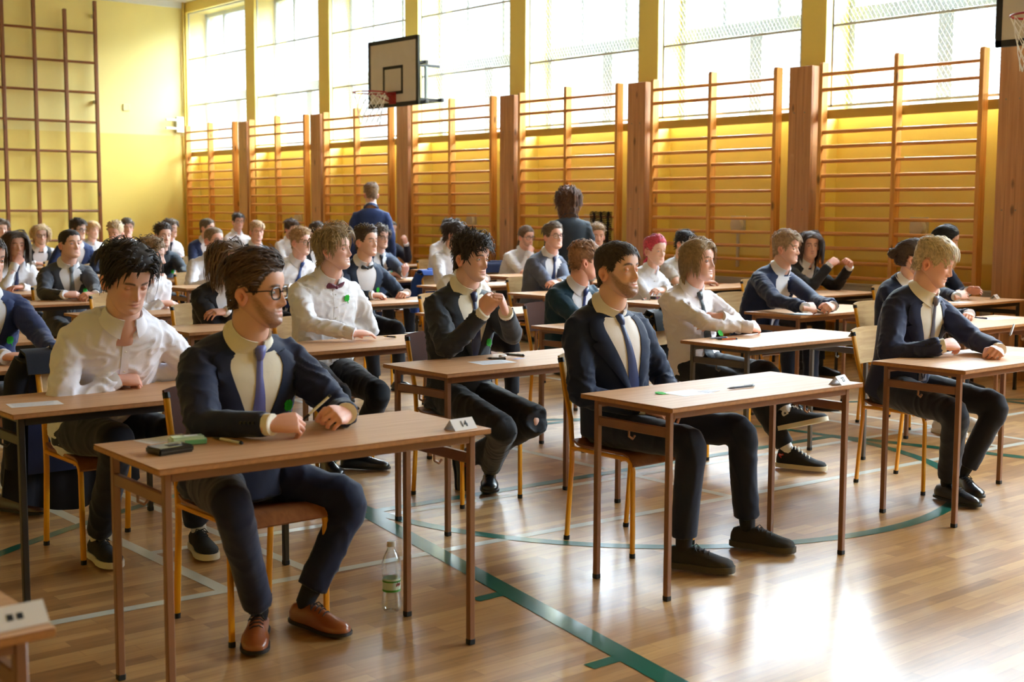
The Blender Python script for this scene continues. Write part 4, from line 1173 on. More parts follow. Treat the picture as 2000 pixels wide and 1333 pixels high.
    # ---- hair
    if style is not None:
        hb = hair_mesh(q, lod, grid); hb.v = [tuple(H+HM @ (V(p)*hs)) for p in hb.v]
        hb.build('hair', hairmat(hair), root, origin=org, angle=70)
    if beard > .85 and lod < 2:
        rnd = random.Random(seed); bb = MB(); z_, a_g, X_, Y_ = grid
        for _ in range(420):
            aa = rnd.uniform(-rad(82), rad(82)); lw = float(np.interp(abs(aa), np.radians([0, 12, 22, 35, 50, 62, 74, 84]), [-.080, -.076, -.062, -.060, -.052, -.034, -.01, .0]))
            zz = rnd.uniform(-.116, lw)
            i = min(int(np.searchsorted(z_, zz)), len(z_)-1); j = int(np.argmin(np.abs(a_g-aa))); p = V((X_[i, j], Y_[i, j], z_[i]))
            n_ = V((p.x/.0045, p.y/.008, max(-.6, (zz+.03)*8))).normalized(); L = rnd.uniform(.006, .011); d_ = (V((0, .1, -1))+n_*.45).normalized()
            bb.tube([p-n_*.001, p+d_*L*.5+n_*.001, p+d_*L], [.0018, .0016, .0004], 4)
        for _ in range(60):
            x_ = rnd.uniform(-.024, .024); zz = -.0535+rnd.uniform(-.003, .003)-abs(x_)*.14
            i = int(np.searchsorted(z_, zz)); j = int(np.argmin(np.abs(X_[i]-x_)+(Y_[i] < 0)*9)); p = V((X_[i, j], Y_[i, j], z_[i])); bb.tube([p, p+V((math.copysign(.003, x_), .001, -.004)), p+V((math.copysign(.006, x_), 0, -.007))], [.0016, .0014, .0004], 4)
        bb.v = [tuple(H+HM @ (V(p)*hs)) for p in bb.v]; bb.build('beard', hairmat(beardc or hair), root, origin=org)
    # ---- garments
    M_C = cloth(col, 'wool'); M_S = cloth(shirt, 'shirt')
    gm = MB(); gm.v = [tuple(p) for p in co]; gm.f = fs; gm.m = [0]*len(fs)
    gname = {'suit': 'jacket', 'shirt': 'shirt', 'vest': 'shirt', 'tshirt': 't_shirt', 'blouse': 'shirt'}[outfit]
    garment = gm.build(gname, M_C if outfit == 'suit' else M_S, root, origin=org, angle=180)
    bvh = BVHTree.FromPolygons([V(p) for p in co], fs)
    gtop = garment
    if vm is not None:
        vm2 = MB(); vm2.rings([ring(t, hw*ksz, hd*ksz, of, 1., 28, .012) for t, hw, hd, of in TORSO]); vc, vf, vn = remesh(vm2, vox, 3); g2 = MB(); g2.v = [tuple(p) for p in vc]; g2.f = vf; g2.m = [0]*len(vf)
        gtop = g2.build('waistcoat', M_C, root, origin=org, angle=180); bvh = BVHTree.FromPolygons([V(p) for p in vc], vf)
    TT = np.array(TORSO)
    def surf(t, al, off):
        """point on the front of the garment; al angle from straight ahead (positive to the person's right)"""
        p, tg = sp(t); dv = tg.cross(sb).normalized(); of = float(np.interp(t, TT[:, 0], TT[:, 3])); hw = float(np.interp(t, TT[:, 0], TT[:, 1]))*ksz; hd = float(np.interp(t, TT[:, 0], TT[:, 2]))*ksz
        c0 = p+dv*of; d_ = (sb*math.sin(al)*hw/max(hd, .01)*.8+dv*math.cos(al)).normalized()
        hit = bvh.ray_cast(c0+d_*.02, d_, .4)
        r0 = 1/math.sqrt((math.sin(math.atan2(d_.dot(sb), d_.dot(dv)))/(hw+g0))**2+(math.cos(math.atan2(d_.dot(sb), d_.dot(dv)))/(hd+g0))**2)
        L = r0
        if hit[0] is not None:
            L2 = (hit[0]-c0).length
            L = L2 if abs(L2-r0) < .03 else r0
        return c0+d_*(L+off)
    tl = (C-P).length
    ax = (nt-C).normalized(); cf = fb*.82+f*.18; cf = cf-ax*cf.dot(ax); cf.normalize(); cr = cf.cross(ax).normalized()
    axt = (ax+cf*.50).normalized(); cft = (cf-axt*cf.dot(axt)).normalized(); crt = cft.cross(axt).normalized()
    Cc = C+ax*.030-cf*.002
    if jk:
        tb = openv; sh_mb = MB()
        def va(t):   # half angle of the opening
            k = max(0, min(1, (t-tb)/(1.0-tb))); return rad(3)+rad(37)*k**1.1
        def shv(uu, vv):
            t = tb-.02+(1.0-tb+.02)*uu; return surf(t, va(t)*(2*vv-1), .0055)
        sh_mb.grid(shv, 24, 13)
        shirt_o = sh_mb.build('shirt', M_S, root, origin=org, angle=180)
        lm = MB()
        for sg in (1, -1):
            lm = MB()
            def lap_(uu, vv, sg=sg):
                t = tb+(.985-tb)*uu
                w_ = .03+.56*min(1, uu/.72) if uu < .74 else .50-.10*(uu-.74)/.26
                if .71 < uu < .79: w_ -= .16*(1-abs(uu-.75)/.04)
                al = va(t)-rad(2)+w_*vv*.95
                return surf(min(t, .985), sg*al, .0085+.0075*math.sin(vv*2.3)-.0015*vv)
            lm.slab(lap_, 30, 7, .0035); lm.build('lapel', M_C, gtop, origin=org, angle=60)
        cm = MB()
        def jc(uu, vv):
            al = rad(60)+rad(240)*uu; d_ = cft*math.cos(al)+crt*math.sin(al); k = math.sin(PI*uu)
            return Cc-axt*(.022-.018*k)+d_*(.074*kn+.014*vv)+axt*(.014*(1-vv)-.034*vv)-axt*.004
        cm.slab(jc, 22, 5, .003); cm.build('jacket_collar', M_C, gtop, origin=org, angle=60)
        bt = MB()
        p_ = surf(tb-.03, rad(-3), .004); n_ = (surf(tb-.03, rad(-3), .02)-p_).normalized(); bt.tube([p_, p_+n_*.004], .009, 10)
        for k in 'RL':
            if k not in A or lod > 1: continue
            a_ = A[k]; dl = (a_['W']-a_['E']).normalized(); od = (sb*side[k]-fb*.35+V((0, 0, .15))); od = (od-dl*od.dot(dl)).normalized()
            for i in range(4):
                p_ = a_['W']-dl*(.03+.016*i)+od*.046; bt.tube([p_-od*.002, p_+od*.004], .0048, 8)
        bt.build('button', M_BUTD, gtop, origin=org)
        # pocket
        if lod < 2:
            pk = MB(); pk.slab(lambda uu, vv: surf(.62+.035*vv+.012*uu, -rad(30)-rad(28)*uu, .003), 6, 3, .002); pk.build('breast_pocket', M_C, gtop, origin=org)
    else:
        shirt_o = garment
        if outfit != 'tshirt' and not female:
            pl = MB(); pl.slab(lambda uu, vv: surf(.05+.93*uu, rad(9)*(vv-.5)*2*.6, .0022), 22, 3, .002); pl.build('placket', M_S, garment, origin=org)
        bt = MB()
        for i in range(7):
            t = .12+.13*i
            if t > .97 or outfit == 'tshirt': continue
            p_ = surf(t, 0, .003); n_ = (surf(t, 0, .02)-p_).normalized(); bt.tube([p_, p_+n_*.003], .0052, 8)
        if bt.v: bt.build('button', M_BUTW, garment, origin=org)
    # shirt collar
    if outfit != 'tshirt':
        cm = MB(); gap = rad(11 if not open_collar else 19); rn = .0675*kn*(1 if not female else .85)
        def stand_(uu, vv):
            al = gap+(2*PI-2*gap)*uu; d_ = cft*math.cos(al)+crt*math.sin(al)
            return Cc+d_*(rn-.003*vv)+axt*(-.012+.042*vv)
        cm.slab(stand_, 30, 3, .0022)
        def leaf(uu, vv):
            al = gap+(2*PI-2*gap)*uu; d_ = cft*math.cos(al)+crt*math.sin(al); k = abs(2*uu-1)**3
            dn = .038+.036*k; ot = .005+.014*vv**1.4+.008*k*vv
            sw_ = crt*math.sin(al)*(.022*k*vv)
            return Cc+d_*(rn+.001+ot*vv)+axt*(.032-dn*vv)+sw_
        cm.slab(leaf, 34, 5, .0022)
        cm.build('collar', M_S, shirt_o, origin=org, angle=70)
    else:
        cm = MB(); cm.tube([Cc+(cft*math.cos(2*PI*i/24)+crt*math.sin(2*PI*i/24))*(.066*kn)-axt*.006 for i in range(25)], .006, 6); cm.build('neckband', M_S, garment, origin=org)
    front = Cc+cft*(rn+.012 if outfit != 'tshirt' else .06)-axt*.004
    if tie == 'tie':
        tmb = MB(); M_T = cloth(tcol, 'tie')
        p1 = surf(.90, 0, .010); kd = (p1-front).normalized(); n_ = crt.cross(kd).normalized()
        if n_.dot(fb) < 0: n_ = -n_
        R = []
        for t_, w_, h_ in ((-.022, .018, .006), (-.012, .0245, .013), (.010, .020, .014), (.026, .0135, .010), (.031, .012, .005)):
            c_ = front+kd*t_+n_*.004; R.append([c_+crt*w_*a1+n_*h_*b1 for a1, b1 in ((-1, 0), (-.7, .7), (0, 1), (.7, .7), (1, 0), (.7, -.6), (0, -.8), (-.7, -.6))])
        tmb.rings(R); ko = tmb.build('tie', M_T, root, origin=org, angle=60)
        bl = MB(); te = (openv-.03) if jk else .10; k0 = front+kd*.022+n_*.005
        pts = [k0]+[surf(t, rad(hx), .0115) for t in np.linspace(.86, te, 14)]
        def blade(uu, vv):
            x_ = uu*(len(pts)-1); i = min(int(x_), len(pts)-2); c_ = pts[i].lerp(pts[i+1], x_-i); w_ = .0105+.026*min(1, uu*1.25)
            if not jk and uu > .94: w_ *= max(.05, 1-(uu-.94)/.06)
            return c_+sb*(w_*(1-2*vv))-fb*(.004*abs(2*vv-1))
        bl.slab(blade, 28, 5, .003); bl.build('tie_blade', M_T, ko, origin=org, angle=60)
    elif tie == 'bow':
        tmb = MB(); M_T = cloth(tcol, 'tie'); c0 = front-axt*.006+cft*.008
        for sg in (1, -1):
            R = []
            for x_, h_, d_ in ((.004, .008, .007), (.014, .013, .009), (.034, .021, .010), (.052, .025, .009), (.058, .024, .005)):
                c_ = c0+crt*(sg*x_)-cft*(x_*.25); R.append([c_+axt*(h_*math.sin(al))+cft*(d_*math.cos(al)) for al in [2*PI*i/10 for i in range(10)]])
            tmb.rings(R)
        tmb.sphere(c0+cft*.004, (.010, .009, .011), 10, 8); tmb.build('bow_tie', M_T, root, origin=org, angle=60)
    # cuffs
    if outfit in ('suit', 'shirt', 'vest', 'blouse') and sleeve:
        for k in 'RL':
            if k not in A: continue
            cu = MB()
            a_ = A[k]; dl = (a_['W']-a_['E']).normalized(); w0 = a_['W']
            if outfit == 'suit': cu.tube([w0-dl*.04, w0-dl*.008, w0+dl*.014, w0+dl*.0155, w0+dl*.008], [.036, .0365, .0365, .033, .031], 16)
            else: cu.tube([w0-dl*.062, w0-dl*.055, w0-dl*.002, w0+dl*.008, w0+dl*.009, w0], [.033, .0385, .0375, .037, .034, .031], 16)
            cu.build('cuff', M_S, shirt_o, origin=org, angle=50)
    if badge:
        cb = MB(); bt_, ba_ = badge_at or (.62, -34)
        p_ = surf(bt_, rad(ba_), .019 if jk else .006); n_ = (surf(bt_, rad(ba_), .05)-p_).normalized(); n_ = (n_*.45+fb*.65).normalized(); s_ = sb-n_*sb.dot(n_); s_.normalize(); u_ = n_.cross(s_); u_ = u_ if u_.z > 0 else -u_
        clover(cb, p_+n_*.002, -s_, u_, n_, .021); cb.build('clover_badge', M_CLOVER, root, origin=org)
    # trousers
    tr = MB()
    pr = []
    R = []
    ptop, ttop = sp(.10)
    for c_, hw, hd in ((P+V((0, 0, .10)), .158, .118), (P+V((0, 0, .02)), .176, .135), (P-V((0, 0, .05)), .178, .140), (P-V((0, 0, .078)), .150, .12)):
        R.append([c_+sb*(hw*ksz*math.cos(2*PI*i/20))+fb*(hd*ksz*math.sin(2*PI*i/20)) for i in range(20)])
    tr.rings(R)
    for k in 'RL':
        a0 = AN[k]+(K[k]-AN[k]).normalized()*.045
        limb(tr, hp[k], K[k], a0, ((0, .091*ksz), (.3, .088*ksz), (.75, .074), (1, .067)), ((0, .067), (.25, .064), (.6, .058), (1, .056)), 14, .10, .55)
    if stand or legs or lod < 2 or True:
        tco, tfs, tno = remesh(tr, vox*1.1, 3 if lod < 2 else 2); tco = folds(tco, tno, .006, 11, seed+5, .55)
        tm2 = MB(); tm2.v = [tuple(p) for p in tco]; tm2.f = tfs; tm2.m = [0]*len(tfs); tm2.build('trousers', cloth(trouser, 'wool'), root, origin=org, angle=180)
    for k in 'RL':
        sk = MB(); dl = (K[k]-AN[k]).normalized(); sk.tube([AN[k]+dl*.16, AN[k]+dl*.04, AN[k]-dl*.01, AN[k]-V((0, 0, .04))], [.040, .037, .033, .026], 12); sk.build('sock', cloth(sock, 'suede'), root, origin=org)
        pt_ = feet[k] if feet and k in feet else (0, 0)
        sh_o, Pf = shoe(root, org, AN[k], FD[k], pt_[0], shoes[1], shoes[0], lod, shoes[2] if len(shoes) > 2 else (24, 20, 18), pt_[1])
        PEOPLE.setdefault(key, {})['shoe'+k] = (sh_o, Pf)
    # glasses
    if glasses:
        gl = MB(); gr_ = MB(); thin = glasses == 'metal'; r_ = .0016 if thin else .0026
        T = lambda p: H+HM @ (V(p)*hs)
        for sg in (1, -1):
            c_ = V((sg*.033, .089, -.001)); ptsL = []
            for i in range(24):
                al = 2*PI*i/24; ca, sa = math.cos(al), math.sin(al)
                ptsL.append(c_+V((.0265*abs(ca)**.6*(1 if ca > 0 else -1), -.006*abs(ca)*(1 if sg*ca > 0 else 0), .0195*abs(sa)**.7*(1 if sa > 0 else -1))))
            gl.tube([T(p) for p in ptsL+[ptsL[0]]], r_, 6)
            gr_.add([T(p) for p in ptsL], [tuple(range(24))])
            gl.tube([T((sg*.059, .083, .008)), T((sg*.071, .070, .009)), T((sg*.0745, .03, .006)), T((sg*.0765, -.012, .004)), T((sg*.075, -.03, -.016))], r_*.9, 6)
        gl.tube([T((-.008, .0915, .003)), T((0, .096, .006)), T((.008, .0915, .003))], r_, 6)
        go = gl.build('glasses', M_GMET if thin else M_GRIM, root, origin=org); gr_.build('lens', M_GLASS, go, origin=org)
    if wristwatch:
        a_ = A['L']; dl = (a_['W']-a_['E']).normalized(); wm = MB(); c_ = a_['W']+dl*.004; e1 = dl.orthogonal().normalized(); e2 = dl.cross(e1)
        wm.tube([c_+(e1*math.cos(2*PI*i/20)+e2*math.sin(2*PI*i/20))*.0305 for i in range(21)], [(.0035, .009)]*21, 8); n_ = V(a_['n']).normalized(); wm.tube([c_+n_*.026, c_+n_*.038], .019, 16); wm.build('wristwatch', M_BLACK, root, origin=org)
    PEOPLE.setdefault(key, {}).update(A=A, H=H, HM=HM, surf=surf, root=root, base=base, sb=sb, fb=fb, K=K, AN=AN)
    return root
# ------------------------------------------------------------------ hair styles
HS = dict(
 quiff=dict(mode='backright', len=(.072, .010, .010), lift=.45, cap=(.024, .004), grav=.1, jit=.2),
 quiffl=dict(mode='backleft', len=(.06, .010, .010), lift=.55, cap=(.026, .004), grav=.1, jit=.2),
 short=dict(mode='fwd', len=(.032, .014, .012), lift=.5, cap=(.010, .004), grav=.3, jit=.4, n=1.7, w=.8),
 crop=dict(mode='fwd', len=(.018, .008, .008), lift=.3, cap=(.008, .003), grav=.3, n=1.6, w=.8),
 buzz=dict(mode='fwd', len=(.014, .006, .006), lift=.3, cap=(.006, .002), grav=.2),
 fringe=dict(mode='fwd', len=(.075, .04, .035), lift=.6, cap=(.026, .010), grav=.4, jit=.45, curl=.45, cfreq=55),
 bowl=dict(mode='fwd', len=(.085, .05, .03), lift=.2, cap=(.022, .012), grav=.6, jit=.2),
 bowls=dict(mode='fwd', len=(.075, .018, .014), lift=.25, cap=(.022, .007), grav=.5, jit=.16),
 curtain=dict(mode='curtain', len=(.085, .045, .035), lift=.75, cap=(.034, .013), grav=.55, jit=.2, part=-.012, sfw=.2, zf=.045),
 curly=dict(mode='rand', len=(.055, .03, .03), lift=.7, cap=(.022, .012), grav=.1, curl=.9, cfreq=95, jit=.5, w=.8),
 curlytop=dict(mode='rand', len=(.055, .012, .010), lift=.7, cap=(.026, .004), grav=.1, curl=.7, cfreq=80, jit=.5, w=.85, topz=.2),
 wavy=dict(mode='partback', len=(.12, .05, .05), lift=.6, cap=(.028, .014), grav=.45, jit=.2, curl=.35, cfreq=50, part=.02),
 side=dict(mode='fwdleft', len=(.075, .026, .018), lift=.5, cap=(.022, .007), grav=.35, jit=.28),
 sider=dict(mode='backright', len=(.065, .02, .014), lift=.4, cap=(.020, .006), grav=.25, jit=.2),
 messy=dict(mode='up', len=(.06, .016, .012), lift=.7, cap=(.020, .005), grav=.1, jit=.5),
 longp=dict(mode='part', len=(.25, .22, .22), lift=.25, cap=(.016, .012), grav=.95, jit=.10, sfw=.05, topz=.25, n=1.4),
 longw=dict(mode='part', len=(.25, .22, .23), lift=.35, cap=(.020, .016), grav=.9, jit=.14, curl=.35, cfreq=45, topz=.25, n=1.4),
 chinlen=dict(mode='part', len=(.15, .12, .11), lift=.35, cap=(.022, .016), grav=.9, jit=.14, curl=.2, cfreq=35, topz=.25, n=1.2),
 shaggy=dict(mode='curtain', len=(.13, .11, .12), lift=.25, cap=(.022, .016), grav=.9, jit=.12, topz=.25, n=1.4, part=.030, sfw=.02, zf=.042, xf=.069),
 puffy=dict(mode='part', len=(.17, .18, .20), lift=.5, cap=(.02, .022), grav=.85, curl=.75, cfreq=55, jit=.25, n=1.6, w=1.1, topz=.25),
 tied=dict(mode='tied', len=(.09, .09, .05), lift=.02, cap=(.011, .010), grav=0, jit=.06, bun=(0, -.108, .01, .02)),
 tail=dict(mode='tied', len=(.09, .09, .05), lift=.02, cap=(.011, .010), grav=0, jit=.06, tail=(0, -.1, -.02, .17)),
 braids=dict(mode='tied', len=(.07, .07, .06), lift=.12, cap=(.012, .011), grav=0, jit=.2, tail=(0, -.085, -.06, .16), n=1.4, w=.8),
 bun=dict(mode='tied', len=(.09, .08, .07), lift=.06, cap=(.014, .012), grav=0, jit=.12, bun=(0, -.132, .022, .034)),
 slick=dict(mode='back', len=(.09, .03, .03), lift=.1, cap=(.016, .010), grav=.2, jit=.06),
)
Z = at_z
RZ27, RZ14 = rad(-.5), rad(-2.1)
SEATS = {}
def seat_at(dx, dy, ox=.60, oy=.79): return (dx+ox, dy+oy)
BLK, GRY, OCH = M_TUBEB, M_TUBEG, None
# desk x, desk y, rotation, frame, desk label, chair label, chair (x, y) or None
DESKS = dict(
 d14=(1.6016, 3.4747, RZ14, None, 'wooden school desk with number card 14 in the front row', 'yellow-framed chair under the bearded man with dark glasses', (2.28, 4.18)),
 d27=(3.5922, 3.3525, RZ27, None, 'wooden school desk with number card 27 in the front row', 'yellow-framed chair under the bearded man with closed eyes', (4.17, 4.13)),
 dC=(5.51, 3.30, 0, None, 'front row desk with chipped front edge at the right side', 'yellow-framed chair under the blond man looking down', (6.26, 4.05)),
 dD=(3.55, 4.69, 0, None, 'desk under the elbows of the man with clasped hands', 'yellow-framed chair under the man with clasped hands', (4.18, 5.34)),
 dE=(5.52, 4.59, 0, GRY, 'desk with number card 41 and an orange pen', 'chair with a black jacket over it under the long-haired blond', (6.1, 5.42)),
 dF=(7.44, 5.74, 0, None, 'desk in front of the man with open white collar and navy suit', 'pale-backed chair behind the man with open collar and navy suit', (7.98, 6.55)),
 dG=(8.99, 6.94, 0, BLK, 'black-framed desk of the long-haired person beside the window wall', 'chair under the dark long-haired person near the wall bars', (9.7, 7.75)),
 dH=(9.14, 5.64, 0, BLK, 'desk by the last post under two open hands', 'chair under the person with slick black hair', (9.85, 6.42)),
 dI=(7.45, 4.45, 0, None, 'desk with a long paper and blue pen behind the blond man', 'chair under the person with hair in a bun', (8.0, 5.28)),
 dJ=(3.50, 5.85, 0, None, 'desk of the blond man in the burgundy bow tie', 'chair under the blond man in the burgundy bow tie', (4.12, 6.62)),
 dK=(1.63, 4.73, 0, BLK, 'black-framed desk of the dark-haired man in white shirt looking down', 'chair hung with a long dark coat at the left', (2.30, 5.52)),
 dL=(1.62, 6.03, 0, BLK, 'black-framed desk cut by the left edge, under pale hands', 'chair under the navy-suited person cut by the left edge', (2.2, 6.84)),
 dL2=(1.60, 7.26, 0, BLK, 'desk corner with white card showing behind the left navy sleeve', 'chair at the desk corner behind the left navy sleeve', (2.2, 8.1)),
 dM=(3.55, 9.93, 0, BLK, 'black-framed desk of the man in grey suit and grey tie', 'chair under the man in grey suit and grey tie', (4.17, 10.70)),
 dN=(3.51, 8.58, 0, None, 'desk of the curly blond man in profile with white shirt', 'chair under the curly blond man in white shirt', (4.12, 9.36)),
 dO=(3.53, 7.2, 0, None, 'desk of the long-haired person in a black jacket', 'chair under the long-haired person in black jacket', (4.12, 7.98)),
 dP=(5.38, 12.42, 0, None, 'desk under two fists of the curly dark-haired man', 'chair under the curly dark-haired man in dark open shirt', (6.1, 13.18)),
 dQ=(5.45, 11.15, 0, None, 'desk behind the person in black jacket, in front of crew-cut man', 'chair under the crew-cut man in white shirt', (6.05, 11.95)),
 dR=(5.5, 8.48, 0, GRY, 'desk of the man in the black bow tie', 'chair under the man in the black bow tie', (6.1, 9.27)),
 dT21=(5.47, 9.8, 0, None, 'desk of the curly fair-haired man with glasses and blue tie', 'chair under the curly fair-haired man with glasses', (6.1, 10.6)),
 dS=(7.45, 11.05, 0, BLK, 'desk with paper and pen under raised fist of navy-suited man', 'chair under the navy-suited man with thin glasses', (8.05, 11.85)),
 dT=(9.2, 13.8, 0, BLK, 'far desk by the wall bars under an arm with white cuff', 'chair behind the standing man in the navy suit', (9.95, 14.55)),
 dU=(9.3, 12.5, 0, BLK, 'far desk of the white-shirted man nearer to the wall bars', 'chair of the white-shirted man nearer to the wall bars', (10.0, 13.3)),
 dV=(7.45, 9.82, 0, None, 'desk with number card and papers before the dark-haired man in glasses', 'chair with blue jacket behind the man with clasped hands', (8.1, 10.6)),
 dW=(5.48, 7.1, 0, None, 'empty pale desk behind the man with clasped hands', 'chair under the person hidden behind the clasped hands', (6.1, 7.88)),
 dX=(9.15, 10.98, 0, None, 'desk of the long-haired man with glasses and hand on chin', 'chair with a navy jacket under the hand-on-chin man with glasses', (9.85, 11.76)),
 dZ=(7.42, 8.42, 0, None, 'desk with a light blue pen before the man in grey-blue suit', 'pale-backed chair under the man in grey-blue suit', (8.1, 9.24)),
 dAA=(5.46, 5.82, 0, None, 'desk of the ginger man in the teal suit', 'yellow-framed chair under the ginger man in teal suit', (6.08, 6.62)),
 dBB=(7.45, 7.08, 0, None, 'desk with a small box before the red-haired person', 'chair under the red-haired person', (8.05, 7.88)),
 dDD=(9.15, 8.2, 0, BLK, 'black-framed desk by the radiator under a bare elbow', 'chair under the person with black curls', (9.75, 9.0)),
 d34=(9.15, 9.55, 0, BLK, 'desk hidden behind the man in grey-blue suit', 'chair under the curly-haired person beside the black cloth', (9.8, 10.35)),
 dFF=(-.34, 2.27, 0, None, 'desk corner in the bottom left corner of the photo', None, None),
 d16=(5.5, 13.62, 0, None, 'far desk of the smiling blond man', 'chair under the smiling blond man', (6.1, 14.4)),
 d9=(5.5, 14.82, 0, None, 'far desk of the dark-haired man in glasses and navy suit', 'chair under the far dark-haired man in glasses and navy suit', (6.1, 15.6)),
 d7=(5.5, 15.98, 0, None, 'far desk of the blond man in a black waistcoat', 'chair under the blond man in a black waistcoat', (6.1, 16.75)),
 d8=(5.5, 17.2, 0, None, 'far desk at the left edge near the climbing grid', 'chair at the left edge near the climbing grid', (6.1, 18.0)),
 d6=(3.52, 11.2, 0, None, 'desk of the long-haired man resting his chin at the left', 'chair under the long-haired man resting his chin', (4.15, 12.0)),
 d19=(7.45, 13.75, 0, None, 'far desk of the blond man in a black jacket', 'chair under the far blond man in a black jacket', (8.05, 14.55)),
 d22=(7.45, 12.4, 0, None, 'far desk of the person with tied dark hair', 'chair under the person with tied dark hair', (8.05, 13.2)),
 d15=(7.45, 15.1, 0, None, 'far desk of the navy-suited man before the first post', 'chair under the far navy-suited man before the wall bars', (8.05, 15.9)),
 d14w=(7.45, 16.35, 0, None, 'far desk of the white-shirted man with windswept hair', 'chair under the man with windswept hair', (8.05, 17.1)),
 d12=(7.45, 17.6, 0, None, 'far desk of the white-shirted man covering his mouth', 'chair under the white-shirted man covering his mouth', (8.05, 18.4)),
 d10=(7.45, 18.85, 0, None, 'farthest desk of the blond person below the climbing grid', 'chair under the blond person below the climbing grid', (8.05, 19.7)),
 d20=(9.2, 15.9, 0, None, 'far desk of the man with the burgundy necktie', 'chair under the man with the burgundy necktie', (9.85, 16.7)),
 d18=(9.2, 17.4, 0, None, 'far desk of the white-shirted man in front of the second post', 'chair under the white-shirted man with dark hair by the wall bars', (9.85, 18.15)),
)
for k, (x, y, rz, fr, dl, cl, cp) in DESKS.items():
    put_desk(x, y, dl, rz, fr)
    if cp: put_chair(cp[0], cp[1], cl, 0, M_PLYD if k in ('d14', 'dD', 'dAA') else None)
def D(k): return DESKS[k][:2]
def ST(k, dx=0., dy=.04): c = DESKS[k][6]; return (c[0]+dx, c[1]+dy)
UP = V((0, 0, 1)); FX = V((1, 0, 0)); FY = V((0, -1, 0))      # FX to the sitters' left, FY their forward
def toe(a, b): p, q = Z(*a, 0), Z(*b, 0); return q-p
# ------------------------------------------------------------------ the people
N1, N2, BK, GR = (24, 30, 52), (34, 46, 84), (24, 25, 28), (66, 68, 76)
person('p14', 'bearded man with dark-rimmed glasses and blue-violet tie at desk 14', (501, 571, 4.06), 64, 0, seat=ST('d14', -.03, .03), desk=D('d14'), lod=0, hair=(72, 50, 36), style=HS['quiff'], col=(26, 32, 56), trouser=(24, 29, 52), tie='tie', tcol=(98, 102, 172), glasses='dark', beard=.62, beardc=(112, 78, 56), skin=(218, 164, 138), shoulder=1.06, fat=1.06, openv=.22, hs=1.04, shirt=(236, 228, 210),
    arms={'R': (Z(526, 830, .81), FX*.85+FY*.35+UP*.05, UP*.75+FY*.6-FX*.2, (52, 60, 35), dict(thumb=.7, pole=-FX*.8-UP*.7+FY*-.2)), 'L': (Z(676, 808, .815), -FX*.8+FY*.5+UP*.08, UP*.7+FY*.65+FX*.2, (60, 70, 40), dict(thumb=.7))},
    legs={'R': (at_Y(452, 985, 3.72), Z(506, 1192, .1), toe((508, 1205), (488, 1290))), 'L': (at_Y(688, 978, 3.98), Z(598, 1172, .1), toe((575, 1215), (694, 1252)))}, shoes=('dress', (146, 78, 36), (28, 20, 16)), sock=(26, 26, 36), badge_at=(.60, -36))
person('p27', 'bearded man with closed eyes, navy suit and dark blue tie at desk 27', (1207, 530, 4.10), 50, 6, seat=ST('d27', 0, .05), desk=D('d27'), lod=0, hair=(54, 42, 34), style=HS['short'], col=(22, 31, 56), trouser=(22, 27, 44), tie='tie', tcol=(40, 58, 112), beard=.66, beardc=(104, 70, 48), eyes=.12, badge=False, skin=(222, 174, 148), arms='lap', shoulder=1.04, openv=.16, hs=1.02, shirt=(234, 226, 220), fat=1.02,
    legs={'R': (at_Y(1350, 868, 3.62), Z(1335, 1068, .1), toe((1300, 1108), (1405, 1120))), 'L': (at_Y(1448, 842, 3.72), Z(1460, 1030, .1), toe((1436, 1080), (1524, 1092)))}, shoes=('trainer', (44, 40, 36), (70, 62, 46)))
person('p02', 'dark-haired man in white shirt looking down, at the black-framed desk', (248, 548, 5.02), 26, -22, seat=ST('dK', -.02, 0), desk=D('dK'), lod=0, hair=(34, 27, 26), style=HS['curtain'], outfit='shirt', shirt=(232, 230, 240), trouser=(24, 28, 42), eyes=.1, badge=False, skin=(216, 166, 144), fat=1.12, shoulder=1.1, hs=1.06, open_collar=True, jaw=1.06, wristwatch=True,
    arms={'R': (Z(226, 743, .80), FX*.98+FY*.15, UP*.9+FY*.5, (62, 80, 40), dict(thumb=.5, pole=-FX-UP*.4)), 'L': (Z(262, 728, .80), -FX*.95+FY*.2, UP*.9+FY*.3, (35, 50, 25), dict(pole=FX-UP*.4))},
    legs={'R': (at_Y(232, 862, 4.95), Z(192, 1050, .1), toe((180, 1078), (235, 1112))), 'L': (at_Y(345, 850, 5.05), Z(388, 1034, .1), toe((372, 1062), (404, 1092)))}, shoes=('trainer', (24, 24, 26), (214, 206, 186)), sock=(224, 222, 216))
person('p03', 'navy-suited person cut off by the left edge of the photo', (-26, 508, 6.70), 35, -5, seat=ST('dL'), desk=D('dL'), lod=1, hair=(56, 42, 36), style=HS['short'], col=N2, trouser=(26, 32, 52), tie='tie', tcol=(24, 28, 44), skin=(220, 168, 142), hs=1.02, shoulder=1.06,
    arms={'R': (Z(8, 697, .80), FX*.9+FY*.4, UP+FY*.2, (40, 45, 25), dict(thumb=.5)), 'L': (Z(102, 690, .80), -FX*.85+FY*.45, UP+FY*.3, (55, 60, 35), dict(thumb=.6))},
    legs={'R': (Z(-40, 780, .5), Z(-30, 950, .1), FY+FX*.3), 'L': (at_Y(40, 800, 6.25), Z(20, 962, .1), FY*.8+FX*.4)}, shoes=('dress', (62, 36, 30)))
